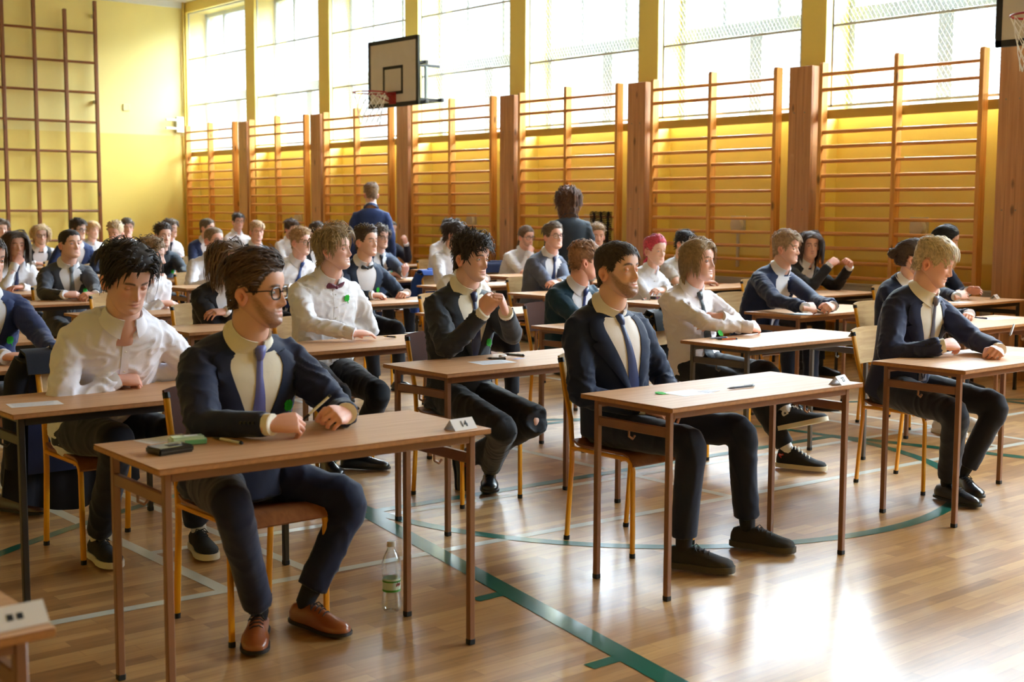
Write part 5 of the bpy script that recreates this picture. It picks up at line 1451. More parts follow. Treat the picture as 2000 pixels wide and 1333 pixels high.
person('p04', 'short-haired man in grey suit with grey tie, hands folded', (137, 478, 10.62), 32, 6, seat=ST('dM'), desk=D('dM'), lod=1, hair=(42, 33, 28), style=HS['crop'], col=(56, 58, 66), trouser=(48, 50, 60), tie='tie', tcol=(112, 120, 130), skin=(222, 172, 150), jaw=1.06, openv=.2, arms={'R': (Z(126, 576, .81), FX*.95+FY*.3, UP*.8+FY*.6, (35, 50, 30), dict(thumb=.4)), 'L': (Z(186, 576, .81), -FX*.95+FY*.25, UP*.8+FY*.5, (45, 60, 30), dict(thumb=.4))})
person('p05', 'curly blond man in white shirt seen in profile behind the dark-haired man', (294, 500, 9.0), 84, -8, seat=ST('dN', 0, -.1), desk=D('dN'), lod=1, hair=(128, 100, 70), style=HS['curlytop'], outfit='shirt', shirt=(232, 232, 242), badge=False, arms='fold', skin=(226, 180, 160), nose=1.2)
person('p06', 'long-haired man in white shirt resting chin on hand at the left', (31, 480, 11.9), 16, 0, seat=ST('d6'), desk=D('d6'), lod=1, hair=(74, 58, 46), style=HS['longp'], outfit='shirt', arms='chin', badge=False, tie='tie', tcol=(36, 46, 86), skin=(216, 164, 142))
person('p07', 'blond man with glasses in a black waistcoat over white shirt', (79, 460, 16.5), 14, -3, seat=ST('d7'), desk=D('d7'), lod=2, hair=(182, 148, 102), style=HS['chinlen'], outfit='vest', col=(34, 34, 40), glasses='metal', beard=.4, open_collar=True, skin=(222, 176, 154))
person('p08', 'person half cut by the left edge before the climbing grid', (2, 449, 17.9), 18, 0, seat=ST('d8'), desk=D('d8'), lod=2, hair=(96, 78, 62), style=HS['curtain'], badge=False, skin=(224, 178, 158))
person('p09', 'dark-haired man with glasses and navy suit below the climbing grid', (152, 450, 15.3), 48, 0, seat=ST('d9'), desk=D('d9'), lod=2, hair=(56, 42, 34), style=HS['side'], col=N2, glasses='dark', badge=False, skin=(222, 174, 150))
person('p10', 'blond bowl-haired person in white shirt below the climbing grid', (181, 451, 19.6), 32, 0, seat=ST('d10'), desk=D('d10'), lod=2, hair=(178, 136, 82), style=HS['bowl'], outfit='shirt', badge=False, skin=(228, 184, 164), hs=1.1)
person('p11', 'smiling man with blond quiff in navy suit turned to the left', (226, 457, 14.2), -28, -4, seat=ST('d16'), desk=D('d16'), lod=2, hair=(176, 146, 106), style=HS['quiff'], col=N1, badge=False, skin=(226, 176, 154))
person('p12', 'brown-haired man in white shirt covering his mouth by the far wall', (249, 446, 18.3), 14, 0, seat=ST('d12'), desk=D('d12'), lod=2, hair=(92, 74, 58), style=HS['side'], outfit='shirt', arms='chin', badge=False, skin=(222, 174, 154))
person('p13', 'curly dark-haired man in dark open shirt and jacket, fists on desk', (319, 461, 13.1), 24, 0, seat=ST('dP'), desk=D('dP'), lod=2, hair=(58, 44, 36), style=HS['curlytop'], col=(34, 44, 58), shirt=(24, 26, 36), open_collar=True, skin=(222, 174, 152), arms={'R': (Z(303, 539, .81), FX*.8+FY*.6, UP*.8+FY*.6, (65, 75, 40), dict(thumb=.7)), 'L': (Z(362, 537, .81), -FX*.75+FY*.6, UP*.8+FY*.6, (65, 75, 40), dict(thumb=.7))})
person('p14w', 'white-shirted man with windswept brown hair near the far corner', (333, 448, 16.95), 52, 0, seat=ST('d14w'), desk=D('d14w'), lod=2, hair=(92, 74, 60), style=HS['side'], outfit='shirt', tie='tie', tcol=(40, 46, 70), badge=False, arms='fold', skin=(222, 176, 156))
person('p15', 'brown-haired man in navy suit before the first wall bars', (405, 446, 15.8), 55, 0, seat=ST('d15'), desk=D('d15'), lod=2, hair=(88, 70, 54), style=HS['short'], col=(30, 40, 72), tie='tie', tcol=(50, 60, 110), beard=.3, badge=False, skin=(222, 174, 150))
person('p16', 'crew-cut man with glasses in white shirt behind the long-haired person', (418, 470, 11.85), 38, 0, seat=ST('dQ'), desk=D('dQ'), lod=1, hair=(116, 88, 62), style=HS['buzz'], outfit='shirt', glasses='metal', badge=False, skin=(222, 168, 146), hs=1.05)
person('p17', 'person with long wavy brown hair in a black jacket', (447, 512, 7.75), 26, -4, seat=ST('dO', 0, -.03), desk=D('dO'), lod=1, hair=(98, 72, 50), style=HS['longw'], col=(32, 32, 36), arms='fold', badge=False, skin=(204, 152, 126), hs=1.0)
person('p18', 'dark-haired man with glasses and white shirt before the second post', (465, 434, 18.2), 20, 2, seat=ST('d18'), desk=D('d18'), lod=2, hair=(54, 42, 36), style=HS['side'], outfit='shirt', glasses='metal', badge=False, open_collar=True, skin=(214, 164, 144))
person('p19', 'blond man with side fringe in black jacket and white shirt', (502, 453, 14.5), 18, -2, seat=ST('d19'), desk=D('d19'), lod=2, hair=(176, 140, 98), style=HS['bowls'], col=(36, 40, 48), open_collar=True, skin=(226, 176, 156))
person('p20', 'dark-haired man in white shirt with burgundy necktie', (569, 448, 16.65), 40, -10, seat=ST('d20'), desk=D('d20'), lod=2, hair=(62, 46, 38), style=HS['curtain'], outfit='shirt', tie='tie', tcol=(110, 22, 48), badge=False, skin=(216, 166, 146))
person('p21', 'curly fair-haired man with glasses, white shirt and blue tie', (588, 474, 10.5), 48, 0, seat=ST('dT21', 0, 0), desk=D('dT21'), lod=1, hair=(158, 120, 78), style=HS['curlytop'], outfit='shirt', tie='tie', tcol=(28, 58, 124), glasses='metal', badge=False, skin=(226, 178, 160))
person('p22', 'person with tied dark hair behind the wavy blond head', (620, 456, 13.07), 38, 0, seat=ST('d22'), desk=D('d22'), lod=2, hair=(56, 44, 40), style=HS['tied'], col=(30, 30, 36), badge=False, skin=(220, 172, 150), female=True)
person('p23', 'blond wavy-haired man in white shirt with burgundy bow tie', (653, 489, 6.5), 66, 6, seat=ST('dJ', 0, .02), desk=D('dJ'), lod=0, hair=(142, 118, 80), style=HS['wavy'], outfit='shirt', shirt=(234, 232, 236), tie='bow', tcol=(98, 24, 52), trouser=(20, 21, 26), skin=(224, 174, 152), fat=1.1, shoulder=1.1, hs=.98, jaw=1.05, badge_at=(.86, -24),
    arms={'R': (Z(690, 652, .805), FX*.98-FY*.05, UP+FY*.2, (14, 22, 12), dict(thumb=.1, pole=-FX-UP*.3)), 'L': (Z(655, 640, .80), -FX*.95-FY*.1, UP, (20, 30, 15), dict(pole=FX-UP*.3))},
    legs={'R': (at_Y(665, 775, 5.9), Z(640, 890, .1), toe((630, 900), (655, 915))), 'L': (at_Y(742, 770, 5.95), Z(690, 884, .1), toe((672, 900), (745, 903)))})
person('p24', 'dark-haired man in navy suit with black bow tie', (716, 473, 9.15), 46, 4, seat=ST('dR'), desk=D('dR'), lod=1, hair=(60, 46, 38), style=HS['quiffl'], col=(32, 42, 62), trouser=(20, 22, 30), tie='bow', tcol=(20, 22, 28), skin=(224, 176, 154), hs=1.03, openv=.12, arms={'R': (Z(726, 577, .80), FX*.9+FY*.35, UP+FY*.3, (38, 45, 25), dict(thumb=.4)), 'L': (Z(794, 573, .80), -FX*.8+FY*.5, UP+FY*.3, (50, 55, 30), dict(thumb=.4))})
person('p25', 'navy-suited man with thin glasses and a raised fist on the desk', (743, 465, 11.75), 40, 0, seat=ST('dS'), desk=D('dS'), lod=1, hair=(78, 64, 54), style=HS['fringe'], col=(38, 50, 76), tie='tie', tcol=(26, 30, 50), glasses='metal', skin=(222, 174, 152), arms={'R': (Z(762, 536, .80), FX*.8+FY*.6, UP+FY*.3, (45, 55, 30), dict(thumb=.4)), 'L': (Z(790, 536, .82), -FX*.1+FY*.35+UP*.95, FY*.9-FX*.2, (70, 80, 45), dict(thumb=.6, pole=FX-UP*.6))})
person('p26', 'standing man in navy suit seen from behind', V((8.86, 13.2, 1.655)), -165, 0, stand=True, by=142, lod=1, hair=(118, 90, 64), style=HS['messy'], col=(32, 46, 86), trouser=(28, 38, 70), badge=False, skin=(214, 162, 138), arms='down', shoulder=1.04)
person('p27w', 'standing woman with brown shoulder-length curls in dark blazer seen from behind', V((8.87, 9.72, 1.575)), 176, 0, stand=True, by=150, lod=1, hair=(88, 54, 36), style=HS['puffy'], col=(36, 44, 54), trouser=(26, 28, 34), badge=False, skin=(214, 162, 138), arms='down', female=True, shoulder=1.1)
person('p28', 'white-shirted man partly hidden behind another dark-haired man in white', (878, 449, 13.2), 62, -6, seat=ST('dU'), desk=D('dU'), lod=2, hair=(52, 42, 38), style=HS['side'], outfit='shirt', badge=False, skin=(220, 170, 148))
person('p29', 'dark-haired man with glasses and white shirt looking down at paper', (888, 460, 10.5), 72, -12, seat=ST('dV', 0, -.02), desk=D('dV'), lod=1, hair=(54, 42, 38), style=HS['wavy'], outfit='shirt', glasses='metal', badge=False, arms='hold', skin=(220, 170, 148))
person('p30', 'white-shirted person almost hidden behind the man with clasped hands', (915, 498, 7.75), 40, -8, seat=ST('dW', -.02, -.05), desk=D('dW'), lod=1, hair=(110, 90, 70), style=HS['short'], outfit='shirt', shirt=(232, 228, 224), badge=False, arms='chin', skin=(222, 174, 152))
person('p31', 'dark messy-haired man in charcoal suit with hands clasped before him', (922, 505, 5.28), 48, -4, seat=ST('dD', -.02, .02), desk=D('dD'), lod=0, hair=(46, 37, 33), style=HS['fringe'], col=(40, 42, 48), trouser=(34, 35, 40), tie='tie', tcol=(26, 38, 84), skin=(226, 178, 156), openv=.3, jaw=.95, hs=.97, shirt=(236, 230, 214), badge_at=(.52, -26),
    arms={'R': (at_Y(942, 614, 5.0), UP*.86+FX*.5+FY*.25, -FX*.75+FY*.6+UP*.25, (62, 88, 30), dict(thumb=.3, pole=-FX*.35-UP*.9+FY*.3)), 'L': (at_Y(988, 612, 4.97), UP*.9-FX*.45+FY*.15, FX*.7+FY*.65+UP*.2, (66, 90, 30), dict(thumb=.3, pole=FX*.5-UP*.9+FY*.3))},
    legs={'R': (at_Y(985, 838, 4.72), Z(957, 915, .11), toe((950, 930), (952, 972))), 'L': (at_Y(1052, 822, 4.78), Z(908, 898, .16), FY*.3-FX*.1)}, feet={'L': (-1.0, 0)}, shoes=('dress', (24, 24, 26)), sock=(120, 24, 44))
person('p32', 'long-haired man with dark glasses in white shirt, hand on chin', (1028, 464, 11.6), 38, -4, seat=ST('dX'), desk=D('dX'), lod=1, hair=(88, 64, 46), style=HS['tail'], outfit='shirt', tie='tie', tcol=(30, 40, 70), glasses='dark', beard=.35, arms='chin', badge=False, skin=(216, 164, 140))
person('p33', 'man with glasses in grey-blue suit and navy tie', (1081, 463, 9.15), 36, 6, seat=ST('dZ'), desk=D('dZ'), lod=1, hair=(96, 76, 58), style=HS['sider'], col=(84, 90, 108), trouser=(60, 63, 72), tie='tie', tcol=(38, 50, 96), glasses='metal', arms='fold', skin=(226, 174, 154), openv=.15, fat=1.05, jaw=1.08)
person('p34', 'curly-haired person half hidden behind the standing woman', (1166, 462, 10.25), 12, -2, seat=ST('d34'), desk=D('d34'), lod=2, hair=(136, 104, 70), style=HS['curlytop'], outfit='shirt', badge=False, skin=(216, 162, 138))
person('p35', 'ginger man in dark teal suit turned away to the right', (1140, 512, 6.5), 108, -2, seat=ST('dAA'), desk=D('dAA'), lod=1, hair=(132, 88, 56), style=HS['messy'], col=(22, 48, 62), trouser=(22, 40, 52), tie='tie', tcol=(30, 44, 100), badge=False, skin=(222, 158, 130), arms='fold')
person('p37r', 'person with pink-red braided hair in white blouse', (1280, 490, 7.75), 40, -2, seat=ST('dBB'), desk=D('dBB'), lod=1, hair=(188, 44, 66), brow=.35, style=HS['braids'], outfit='blouse', shirt=(232, 234, 242), arms='fold', female=True, skin=(230, 188, 168), badge_at=(.55, -30), hs=1.02)
person('p38', 'person with black curls in a white T-shirt leaning on a bare elbow', (1338, 477, 8.9), 52, -14, seat=ST('dDD'), desk=D('dDD'), lod=1, hair=(34, 28, 28), style=HS['curly'], outfit='tshirt', shirt=(206, 204, 206), badge=False, skin=(222, 178, 158),
    arms={'R': (V((9.6, 8.55, .80)), FX*.8+FY*.5, UP, (30, 40, 20)), 'L': (V((9.86, 8.72, 1.04)), UP*.9-FX*.4, FY*.9, (50, 60, 30), dict(pole=FX*.2-UP+FY*.4))})
person('p39', 'long-haired blond in white shirt and dark tie with arms crossed', (1364, 511, 5.35), 62, 3, seat=ST('dE', -.05, .0), desk=D('dE'), lod=0, hair=(136, 108, 72), style=HS['shaggy'], outfit='shirt', shirt=(236, 230, 234), tie='tie', tcol=(42, 50, 58), trouser=(28, 29, 33), badge=False, skin=(228, 178, 156), shoulder=1.04, hs=1.0,
    arms={'R': (V((6.05, 5.03, .81)), FX*.97-FY*.25, UP*.6+FY*.8, (20, 25, 15), dict(pole=-FX*.9-UP*.3+FY*.2)), 'L': (V((5.90, 5.13, .872)), -FX*.8-FY*.5-UP*.35, UP*.5+FY*.9, (15, 20, 10), dict(pole=FX*.9-UP*.4))},
    legs={'R': (at_Y(1470, 760, 4.95), Z(1542, 884, .1), toe((1528, 905), (1605, 912))), 'L': (at_Y(1500, 730, 4.9), Z(1542, 884, .1)+V((.0, .02, .225)), FX*.72+FY*.7)}, feet={'L': (.22, -.25)}, shoes=('hightop', (26, 25, 26), (222, 210, 180)), sock=(226, 222, 220))
person('p40', 'sandy-haired man in navy suit with open white collar, hands folded', (1536, 486, 6.35), 68, 0, seat=ST('dF', -.02, 0), desk=D('dF'), lod=1, hair=(144, 114, 82), style=HS['side'], col=(28, 38, 68), trouser=(22, 28, 44), open_collar=True, skin=(226, 174, 150), openv=.12, fat=1.05, arms={'R': (Z(1572, 601, .815), FX*.95+FY*.2, UP*.6+FY*.8, (40, 55, 30), dict(thumb=.4)), 'L': (Z(1626, 598, .82), -FX*.9+FY*.3, UP*.7+FY*.7, (50, 65, 35), dict(thumb=.4))}, badge_at=(.55, -34))
person('p41', 'person with long dark brown hair in black jacket, hands raised', (1582, 480, 7.5), 16, -2, seat=ST('dG'), desk=D('dG'), lod=1, hair=(66, 48, 42), style=HS['longp'], col=(28, 28, 32), badge=False, skin=(216, 166, 144), arms={'R': (V((9.83, 7.28, 1.0)), FX*.75+UP*.5+FY*.2, UP*.6-FX*.5+FY*.5, (40, 50, 30), dict(thumb=.5, pole=-FX*.3-UP+FY*.4)), 'L': (V((10.05, 7.22, .98)), -FX*.4+UP*.5+FY*.3, UP*.7+FX*.4+FY*.4, (50, 60, 35), dict(thumb=.5, pole=FX*.5-UP+FY*.4))})
person('p42', 'person with brown hair in a bun behind the blond man', (1782, 506, 5.2), 96, -6, seat=ST('dI'), desk=D('dI'), lod=1, hair=(62, 46, 36), style=HS['bun'], col=N1, badge=False, skin=(220, 170, 146), female=True, shoes=('trainer', (222, 216, 206), (226, 222, 214)), trouser=(20, 22, 32))
person('p43', 'person with slick black hair and navy suit showing open hands', (1848, 470, 6.2), 92, -14, seat=ST('dH'), desk=D('dH'), lod=1, hair=(26, 25, 28), style=HS['slick'], col=(24, 30, 54), skin=(220, 170, 146), arms={'R': (Z(1868, 580, .83), FX*.95+FY*.2+UP*.15, FY*.7+UP*.5-FX*.1, (15, 25, 12), dict(thumb=.0)), 'L': (V((9.93, 5.95, .83)), -FX*.1+FY*.8+UP*.1, FX*.8+UP*.5, (12, 20, 10), dict(thumb=.0))})
person('p44', 'blond man in navy suit with grey tie looking down at his hands', (1824, 514, 3.84), 76, -16, seat=ST('dC', -.03, .05), desk=D('dC'), lod=0, hair=(176, 154, 116), style=HS['bowls'], brow=.5, col=(33, 38, 66), trouser=(25, 27, 38), tie='tie', tcol=(112, 108, 122), eyes=.15, skin=(228, 172, 148), fat=1.06, shoulder=1.06, openv=.2, hs=1.01, shirt=(238, 230, 216), badge_at=(.50, -24),
    arms={'R': (Z(1840, 676, .82), FX*.95+FY*.28+UP*.1, UP*.75+FY*.6, (52, 60, 35), dict(thumb=.7, pole=-FX*.7-UP*.8)), 'L': (Z(1950, 684, .80), -FX*.88+FY*.4, UP*.8+FY*.5+FX*.2, (62, 72, 40), dict(thumb=.6, pole=FX*.8-UP*.7))},
    legs={'R': (at_Y(1868, 808, 3.50), Z(1850, 942, .1), toe((1822, 956), (1892, 974))), 'L': (at_Y(1950, 792, 3.62), Z(1880, 925, .1), toe((1876, 945), (1920, 966)))}, shoes=('dress', (22, 22, 24)))
person('p45', 'arm of a dark-suited person resting chin, behind the standing man', V((9.96, 14.4, 1.21)), 45, -4, seat=ST('dT'), desk=D('dT'), lod=2, hair=(60, 46, 38), style=HS['short'], col=(30, 34, 52), skin=(222, 172, 150), badge=False, arms={'R': (V((9.75, 14.2, .80)), FX*.7+FY*.6, UP, (30, 40, 20)), 'L': (V((10.06, 14.17, 1.03)), UP*.9-FX*.35, FY*.9, (50, 60, 30), dict(pole=FX*.4-UP+FY*.3))})
# ------------------------------------------------------------------ things on and around the desks
M_PAPER = mat('paper_white', (232, 232, 236), .7)
M_CARD = mat('card_white', (226, 222, 222), .65)
M_INK = mat('ink_black', (28, 28, 32), .6)
M_INKL = mat('ink_grey', (150, 154, 164), .7)
def text_mesh(body, size):
    cu = bpy.data.curves.new('t', 'FONT'); cu.body = body; cu.size = size; cu.align_x = 'CENTER'; cu.align_y = 'CENTER'; cu.extrude = .0003; cu.offset = .0002
    o = bpy.data.objects.new('t', cu); COL.objects.link(o); dg = bpy.context.evaluated_depsgraph_get(); me = bpy.data.meshes.new_from_object(o.evaluated_get(dg))
    bpy.data.objects.remove(o); bpy.data.curves.remove(cu); return me
def number_card(num, loc, rz, label, w=.10):
    """folded tent card, number on the face turned to the front of the hall"""
    r = empty('number_card', label, 'number card', loc, rz, 'folded number cards on the desks')
    h, d = .036, .030; b = MB()
    L, T = w/2, .0012
    pr = [(-d, 0), (0, h), (d, 0), (d-T*2, 0), (0, h-T*2.5), (-d+T*2, 0)]
    o = b.add([(-L, y, z) for y, z in pr]+[(L, y, z) for y, z in pr], [(0,1,4,5),(1,2,3,4),(11,10,7,6),(10,9,8,7),(0,6,7,1),(1,7,8,2),(2,8,9,3),(3,9,10,4),(4,10,11,5),(5,11,6,0)])
    b.build('card', M_CARD, r, smooth=False)
    b = MB(); b.box((-L, -d, 0), (L, d, .0008)); b.build('base_flap', M_CARD, r, smooth=False)
    if num:
        me = text_mesh(num, .032); me.materials.clear(); me.materials.append(M_INK)
        t = bpy.data.objects.new('number', me); COL.objects.link(t); t.parent = r
        t.rotation_euler = (math.atan2(h, d), 0, 0); n_ = V((0, -h, d)).normalized(); p = V((0, -d/2, h/2))+n_*.0014; t.location = p
    else:
        b = MB()
        for k in (-.012, .006): b.add([(k, -d*.62-.0008, h*.38), (k+.012, -d*.62-.0008, h*.38), (k+.012, -d*.35-.0008, h*.65), (k, -d*.35-.0008, h*.65)], [(0,1,2,3)])
        b.build('number', M_INK, r, smooth=False)
    return r
def pen(p, q, label, body=(232, 232, 230), grip=(24, 26, 34), cap=None, r=.0045, name='pen'):
    p, q = V(p), V(q); d = (q-p).normalized(); L = (q-p).length
    c = (p+q)/2; o = empty(name, label, 'pen', c, 0, 'pens on the desks')
    b = MB(); b.tube([p-c+d*L*.26, p-c+d*L*.93], r, 10); b.build('barrel', mat('pen_%d_%d_%d' % body, body, .3), o)
    b = MB(); b.tube([p-c, p-c+d*.008, p-c+d*L*.12, p-c+d*L*.27], [r*.2, r*.45, r*.95, r*1.06], 10); b.build('grip', mat('pen_%d_%d_%d' % grip, grip, .4), o)
    cp = cap or grip
    b = MB(); b.tube([p-c+d*L*.92, q-c-d*.004, q-c], [r*1.1, r*1.1, r*.8], 10); sd = d.cross(UP).normalized()
    b.bar(p-c+d*L*.62+UP*(r+.0015), q-c-d*.004+UP*(r+.0015), .0022, .0015); b.bar(q-c-d*.008, q-c-d*.008+UP*(r+.0022), .003, .003); b.build('clip', mat('pen_%d_%d_%d' % cp, cp, .35), o)
    return o
def paper(c, w, h, rz, label, lines=8, rule=M_INKL, z=.7603, group=True, th=.0004, m=None):
    o = empty('paper_sheet', label, 'paper', (c[0], c[1], z), rz, 'paper sheets on the desks')
    b = MB(); b.box((-w/2, -h/2, 0), (w/2, h/2, th)); b.build('sheet', m or M_PAPER, o, smooth=False)
    b = MB()
    rnd = random.Random(int(c[0]*100))
    for i in range(lines):
        y = h/2-h*(i+.8)/(lines+.6); b.box((-w/2+w*.08, y-.0012, th), (-w/2+w*(.08+rnd.uniform(.5, .84)), y+.0012, th+.0002))
    if b.v: b.build('text_line', rule, o, smooth=False)
    return o
ZT_ = .7605
def on(px, py, dz=0.): p = Z(px, py, .76); p.z += dz; return p
# number cards
def card_at(num, px, py, rz, label, w=.10): p = Z(px, py, .76); return number_card(num, (p.x, p.y, .7602), rz, label, w)
card_at('14', 900, 838, rad(4), 'folded number card reading 14 on the front desk')
card_at('27', 1640, 750, rad(14), 'folded number card reading 27 on the front desk')
card_at('41', 1672, 657, rad(12), 'folded number card reading 41 on the long-haired blond\'s desk')
card_at('', 20, 1222, rad(2), 'blurred white number card on the bottom left desk corner', .12)
card_at('', 1012, 553, rad(6), 'small white number card beside the grey-blue suited man')
card_at('', 1455, 584, rad(25), 'white number card beside the navy sleeve of the open-collared man')
card_at('', 1712, 572, rad(8), 'number card on the far desk by the wall bars, left of the blond man')
number_card('', (10.2, 5.86, .7602), rad(14), 'number card on the desk with open hands at the right edge')
number_card('', (2.71, 7.38, .7602), 0, 'white number card on the desk corner behind the navy sleeve')
card_at('', 176, 565, rad(5), 'white card behind folded hands of the grey-suited man')
# pens and papers
M_TISS = mat('tissue_wrap', (186, 214, 190), .3, coat=.3); M_TISG = mat('tissue_green', (112, 186, 138), .35)
def box_at(name, px, py, w, d, h, rz, label, cat, m, extra=None, bev=.004, z=.7602):
    p = Z(px, py, .76); o = empty(name, label, cat, (p.x, p.y, z), rz); b = MB(); b.box((-w/2, -d/2, 0), (w/2, d/2, h)); b.build('body', m, o, bevel=bev, seg=2)
    if extra: extra(o, w, d, h)
    return o
def wal(o, w, d, h):
    b = MB(); b.box((-w/2+.004, -d/2-.0012, h*.42), (w/2-.004, -d/2+.002, h*.52)); b.build('fold_edge', mat('wallet_edge', (60, 56, 54), .5), o); b = MB(); b.box((-w*.1, -.02, h-.001), (w*.25, .012, h+.0015)); b.build('flap', M_BLACK, o, bevel=.002)
box_at('wallet', 332, 884, .12, .085, .022, rad(6), 'black leather wallet on the front left desk', 'wallet', cloth((18, 18, 20), 'leather'), wal, .005)
def tis(o, w, d, h):
    b = MB(); b.box((-w*.15, -d/2-.0008, -.0002+.001), (w*.5+.0008, d/2+.0008, h*.72)); b.build('green_print', M_TISG, o, bevel=.003); b = MB(); b.box((-w*.1, -.006, h-.001), (w*.3, .01, h+.001)); b.build('seal', M_PAPER, o)
box_at('tissue_pack', 366, 868, .11, .055, .026, rad(-12), 'pale green pack of paper tissues beside the black wallet', 'tissue pack', M_TISS, tis, .006)
p = on(325, 858); paper((p.x, p.y), .18, .10, rad(8), 'white leaflet lying under the black wallet', 3, z=.7602)
pen(on(415, 858, .006), on(474, 870, .006), 'white pen with black cap lying on desk 14', (226, 224, 206), (26, 28, 30))
pen(at_Y(588, 824, 3.73), at_Y(646, 772, 3.70), 'white and black pen in the hands of the man at desk 14', (226, 222, 206), (28, 30, 34))
pen(on(1420, 762, .006), on(1473, 756, .006), 'dark grey pen with orange tip on desk 27', (52, 54, 66), (60, 50, 54), (150, 150, 160))
p = on(1345, 768); paper((p.x, p.y), .17, .13, rad(-4), 'clear printed slip on desk 27', 7, m=mat('slip_grey', (205, 206, 212), .35))
p = on(1384, 765); paper((p.x, p.y), .085, .054, rad(10), 'small brown card on desk 27', 2, m=mat('brown_card', (128, 100, 92), .4), z=.7612)
b = MB(); p = on(1290, 770, .004); clover(b, V((0, 0, .0025)), FX, V((0, 1, .12)), V((0, -.12, 1)), .022); o = b.build('felt_clover', M_CLOVER); o.location = (p.x, p.y, .7605); tag(o, 'green felt clover lying on desk 27', 'clover')
p = on(962, 708); paper((p.x, p.y), .20, .14, rad(-6), 'white printed sheet on the desk of the man with clasped hands', 8)
pen(on(950, 702, .005), on(988, 703, .005), 'grey pen beside the sheet under the clasped hands', (110, 112, 108), (40, 40, 40), r=.005)
pen(on(985, 693, .005), on(1024, 697, .005), 'silver pen near the right elbow of the man with clasped hands', (130, 134, 128), (70, 74, 80), r=.005)
p = on(1012, 701); paper((p.x, p.y), .08, .04, rad(14), 'small lilac slip near the silver pen', 1, m=mat('lilac_card', (176, 164, 186), .5))
p = on(982, 698, .0); b = MB(); b.box((-.02, -.012, 0), (.02, .012, .012)); o = b.build('eraser', mat('eraser_white', (226, 224, 220), .6), bevel=.004); o.location = (p.x, p.y, .7602); tag(o, 'small white eraser by pens under the clasped hands', 'eraser')
pen(on(748, 661, .012), on(774, 661, .006)*1.0, 'dark pen in the fingers of the man in burgundy bow tie', (36, 38, 46), (196, 168, 96))
p = on(825, 650); paper((p.x, p.y), .19, .12, rad(8), 'pale sheet on the desk of the burgundy bow tie man', 6)
p = on(68, 790); paper((p.x, p.y), .19, .11, rad(-8), 'white printed slip on the left black-framed desk', 7)
pen(on(1385, 663, .005), on(1420, 661, .005), 'blue-grey pen on desk 41', (70, 80, 106), (150, 158, 178))
pen(on(1398, 665, .005), on(1440, 664, .005), 'orange pen with black cap on desk 41', (214, 98, 40), (24, 24, 26))
p = on(1464, 665); paper((p.x, p.y), .17, .11, rad(-10), 'translucent sheet on desk 41 beside the orange pen', 5)
b = MB(); p = on(1407, 658); clover(b, V((0, 0, .02)), FX, V((0, .5, .86)), V((0, -.86, .5)), .02); o = b.build('felt_clover', M_CLOVER); o.location = (p.x, p.y, .7605); tag(o, 'green felt clover propped on desk 41', 'clover')
p = on(1560, 614); paper((p.x, p.y), .20, .13, rad(-14), 'pale blue sheet at the corner of the open-collared man\'s desk', 6, m=mat('paper_blue', (206, 222, 232), .6))
pen(on(1682, 604, .005), on(1702, 601, .005), 'silver pen on the desk of the open-collared man', (196, 202, 202), (120, 160, 160))
p = on(1950, 622); paper((p.x, p.y), .30, .14, rad(-6), 'long white sheet on the desk behind the blond man', 9)
pen(on(1900, 621, .005), on(1928, 624, .005), 'blue pen beside the long white sheet', (40, 48, 80), (36, 44, 76))
p = on(1875, 591); paper((p.x, p.y), .21, .12, rad(4), 'white sheet below the open hands at the right', 6)
p = on(1990, 692); paper((p.x, p.y), .19, .13, rad(12), 'white sheet on the right front desk at the photo edge', 4)
p = on(1888, 673); pen(V((6.43, 3.60, .845)), V((6.50, 3.62, .90)), 'pale pen cap held by the blond man looking down', (196, 190, 180), (180, 176, 170), r=.006)
p = on(820, 588); paper((p.x, p.y), .21, .13, rad(6), 'sheet on the desk of the black bow tie man', 7, m=mat('paper_blue', (206, 222, 232), .6))
p = on(805, 543); paper((p.x, p.y), .21, .13, rad(2), 'white sheet on the desk of the navy-suited man with thin glasses', 6)
pen(on(815, 541, .006), on(834, 541, .006), 'dark pen on the sheet before the navy-suited man with thin glasses', (40, 44, 54), (30, 34, 40))
p = on(968, 554); paper((p.x, p.y), .20, .14, rad(10), 'white sheet on the desk left of the grey-blue suited man', 5)
pen(on(985, 553, .005), on(1000, 552, .005), 'thin pen beside the white sheet and number card', (90, 100, 130), (60, 66, 80))
pen(on(1071, 572, .005), on(1084, 571, .005), 'light blue pen on the desk of the grey-blue suited man', (92, 180, 196), (60, 150, 176))
pen(on(120, 575, .05), on(170, 579, .052), 'orange pen in the folded hands of the grey-suited man', (232, 120, 40), (226, 90, 30))
pen(on(770, 515, .006), on(786, 517, .006), 'white pen on the far desk under the white cuff', (222, 222, 222), (200, 200, 200))
paper((10.08, 13.97), .20, .12, rad(0), 'far white sheet before the white-shirted man', 4)
p = on(337, 533, .05); o = paper((p.x, p.y), .09, .055, rad(5), 'small white card between the fists of the curly dark-haired man', 2, z=.7604)
def bx(o, w, d, h):
    b = MB(); b.box((-w/2-.0006, -d/2-.0006, .003), (w*.18, d/2+.0006, h-.003)); b.build('dark_print', mat('box_print', (58, 62, 84), .4), o); b = MB(); b.box((-w*.3, -d/2-.0012, h*.3), (-w*.1, -d/2, h*.7)); b.build('red_mark', M_RED, o)
box_at('card_box', 1282, 585, .10, .05, .028, rad(8), 'small cream and dark card box before the red-haired person', 'box', mat('box_cream', (214, 196, 156), .5), bx)
pen(on(1252, 587, .005), on(1270, 587, .005), 'white pen with black end before the red-haired person', (226, 226, 230), (30, 30, 36))
pen(on(1256, 586, .005), on(1262, 584, .005), 'stub of red-topped pencil before the red-haired person', (200, 60, 50), (220, 200, 190))
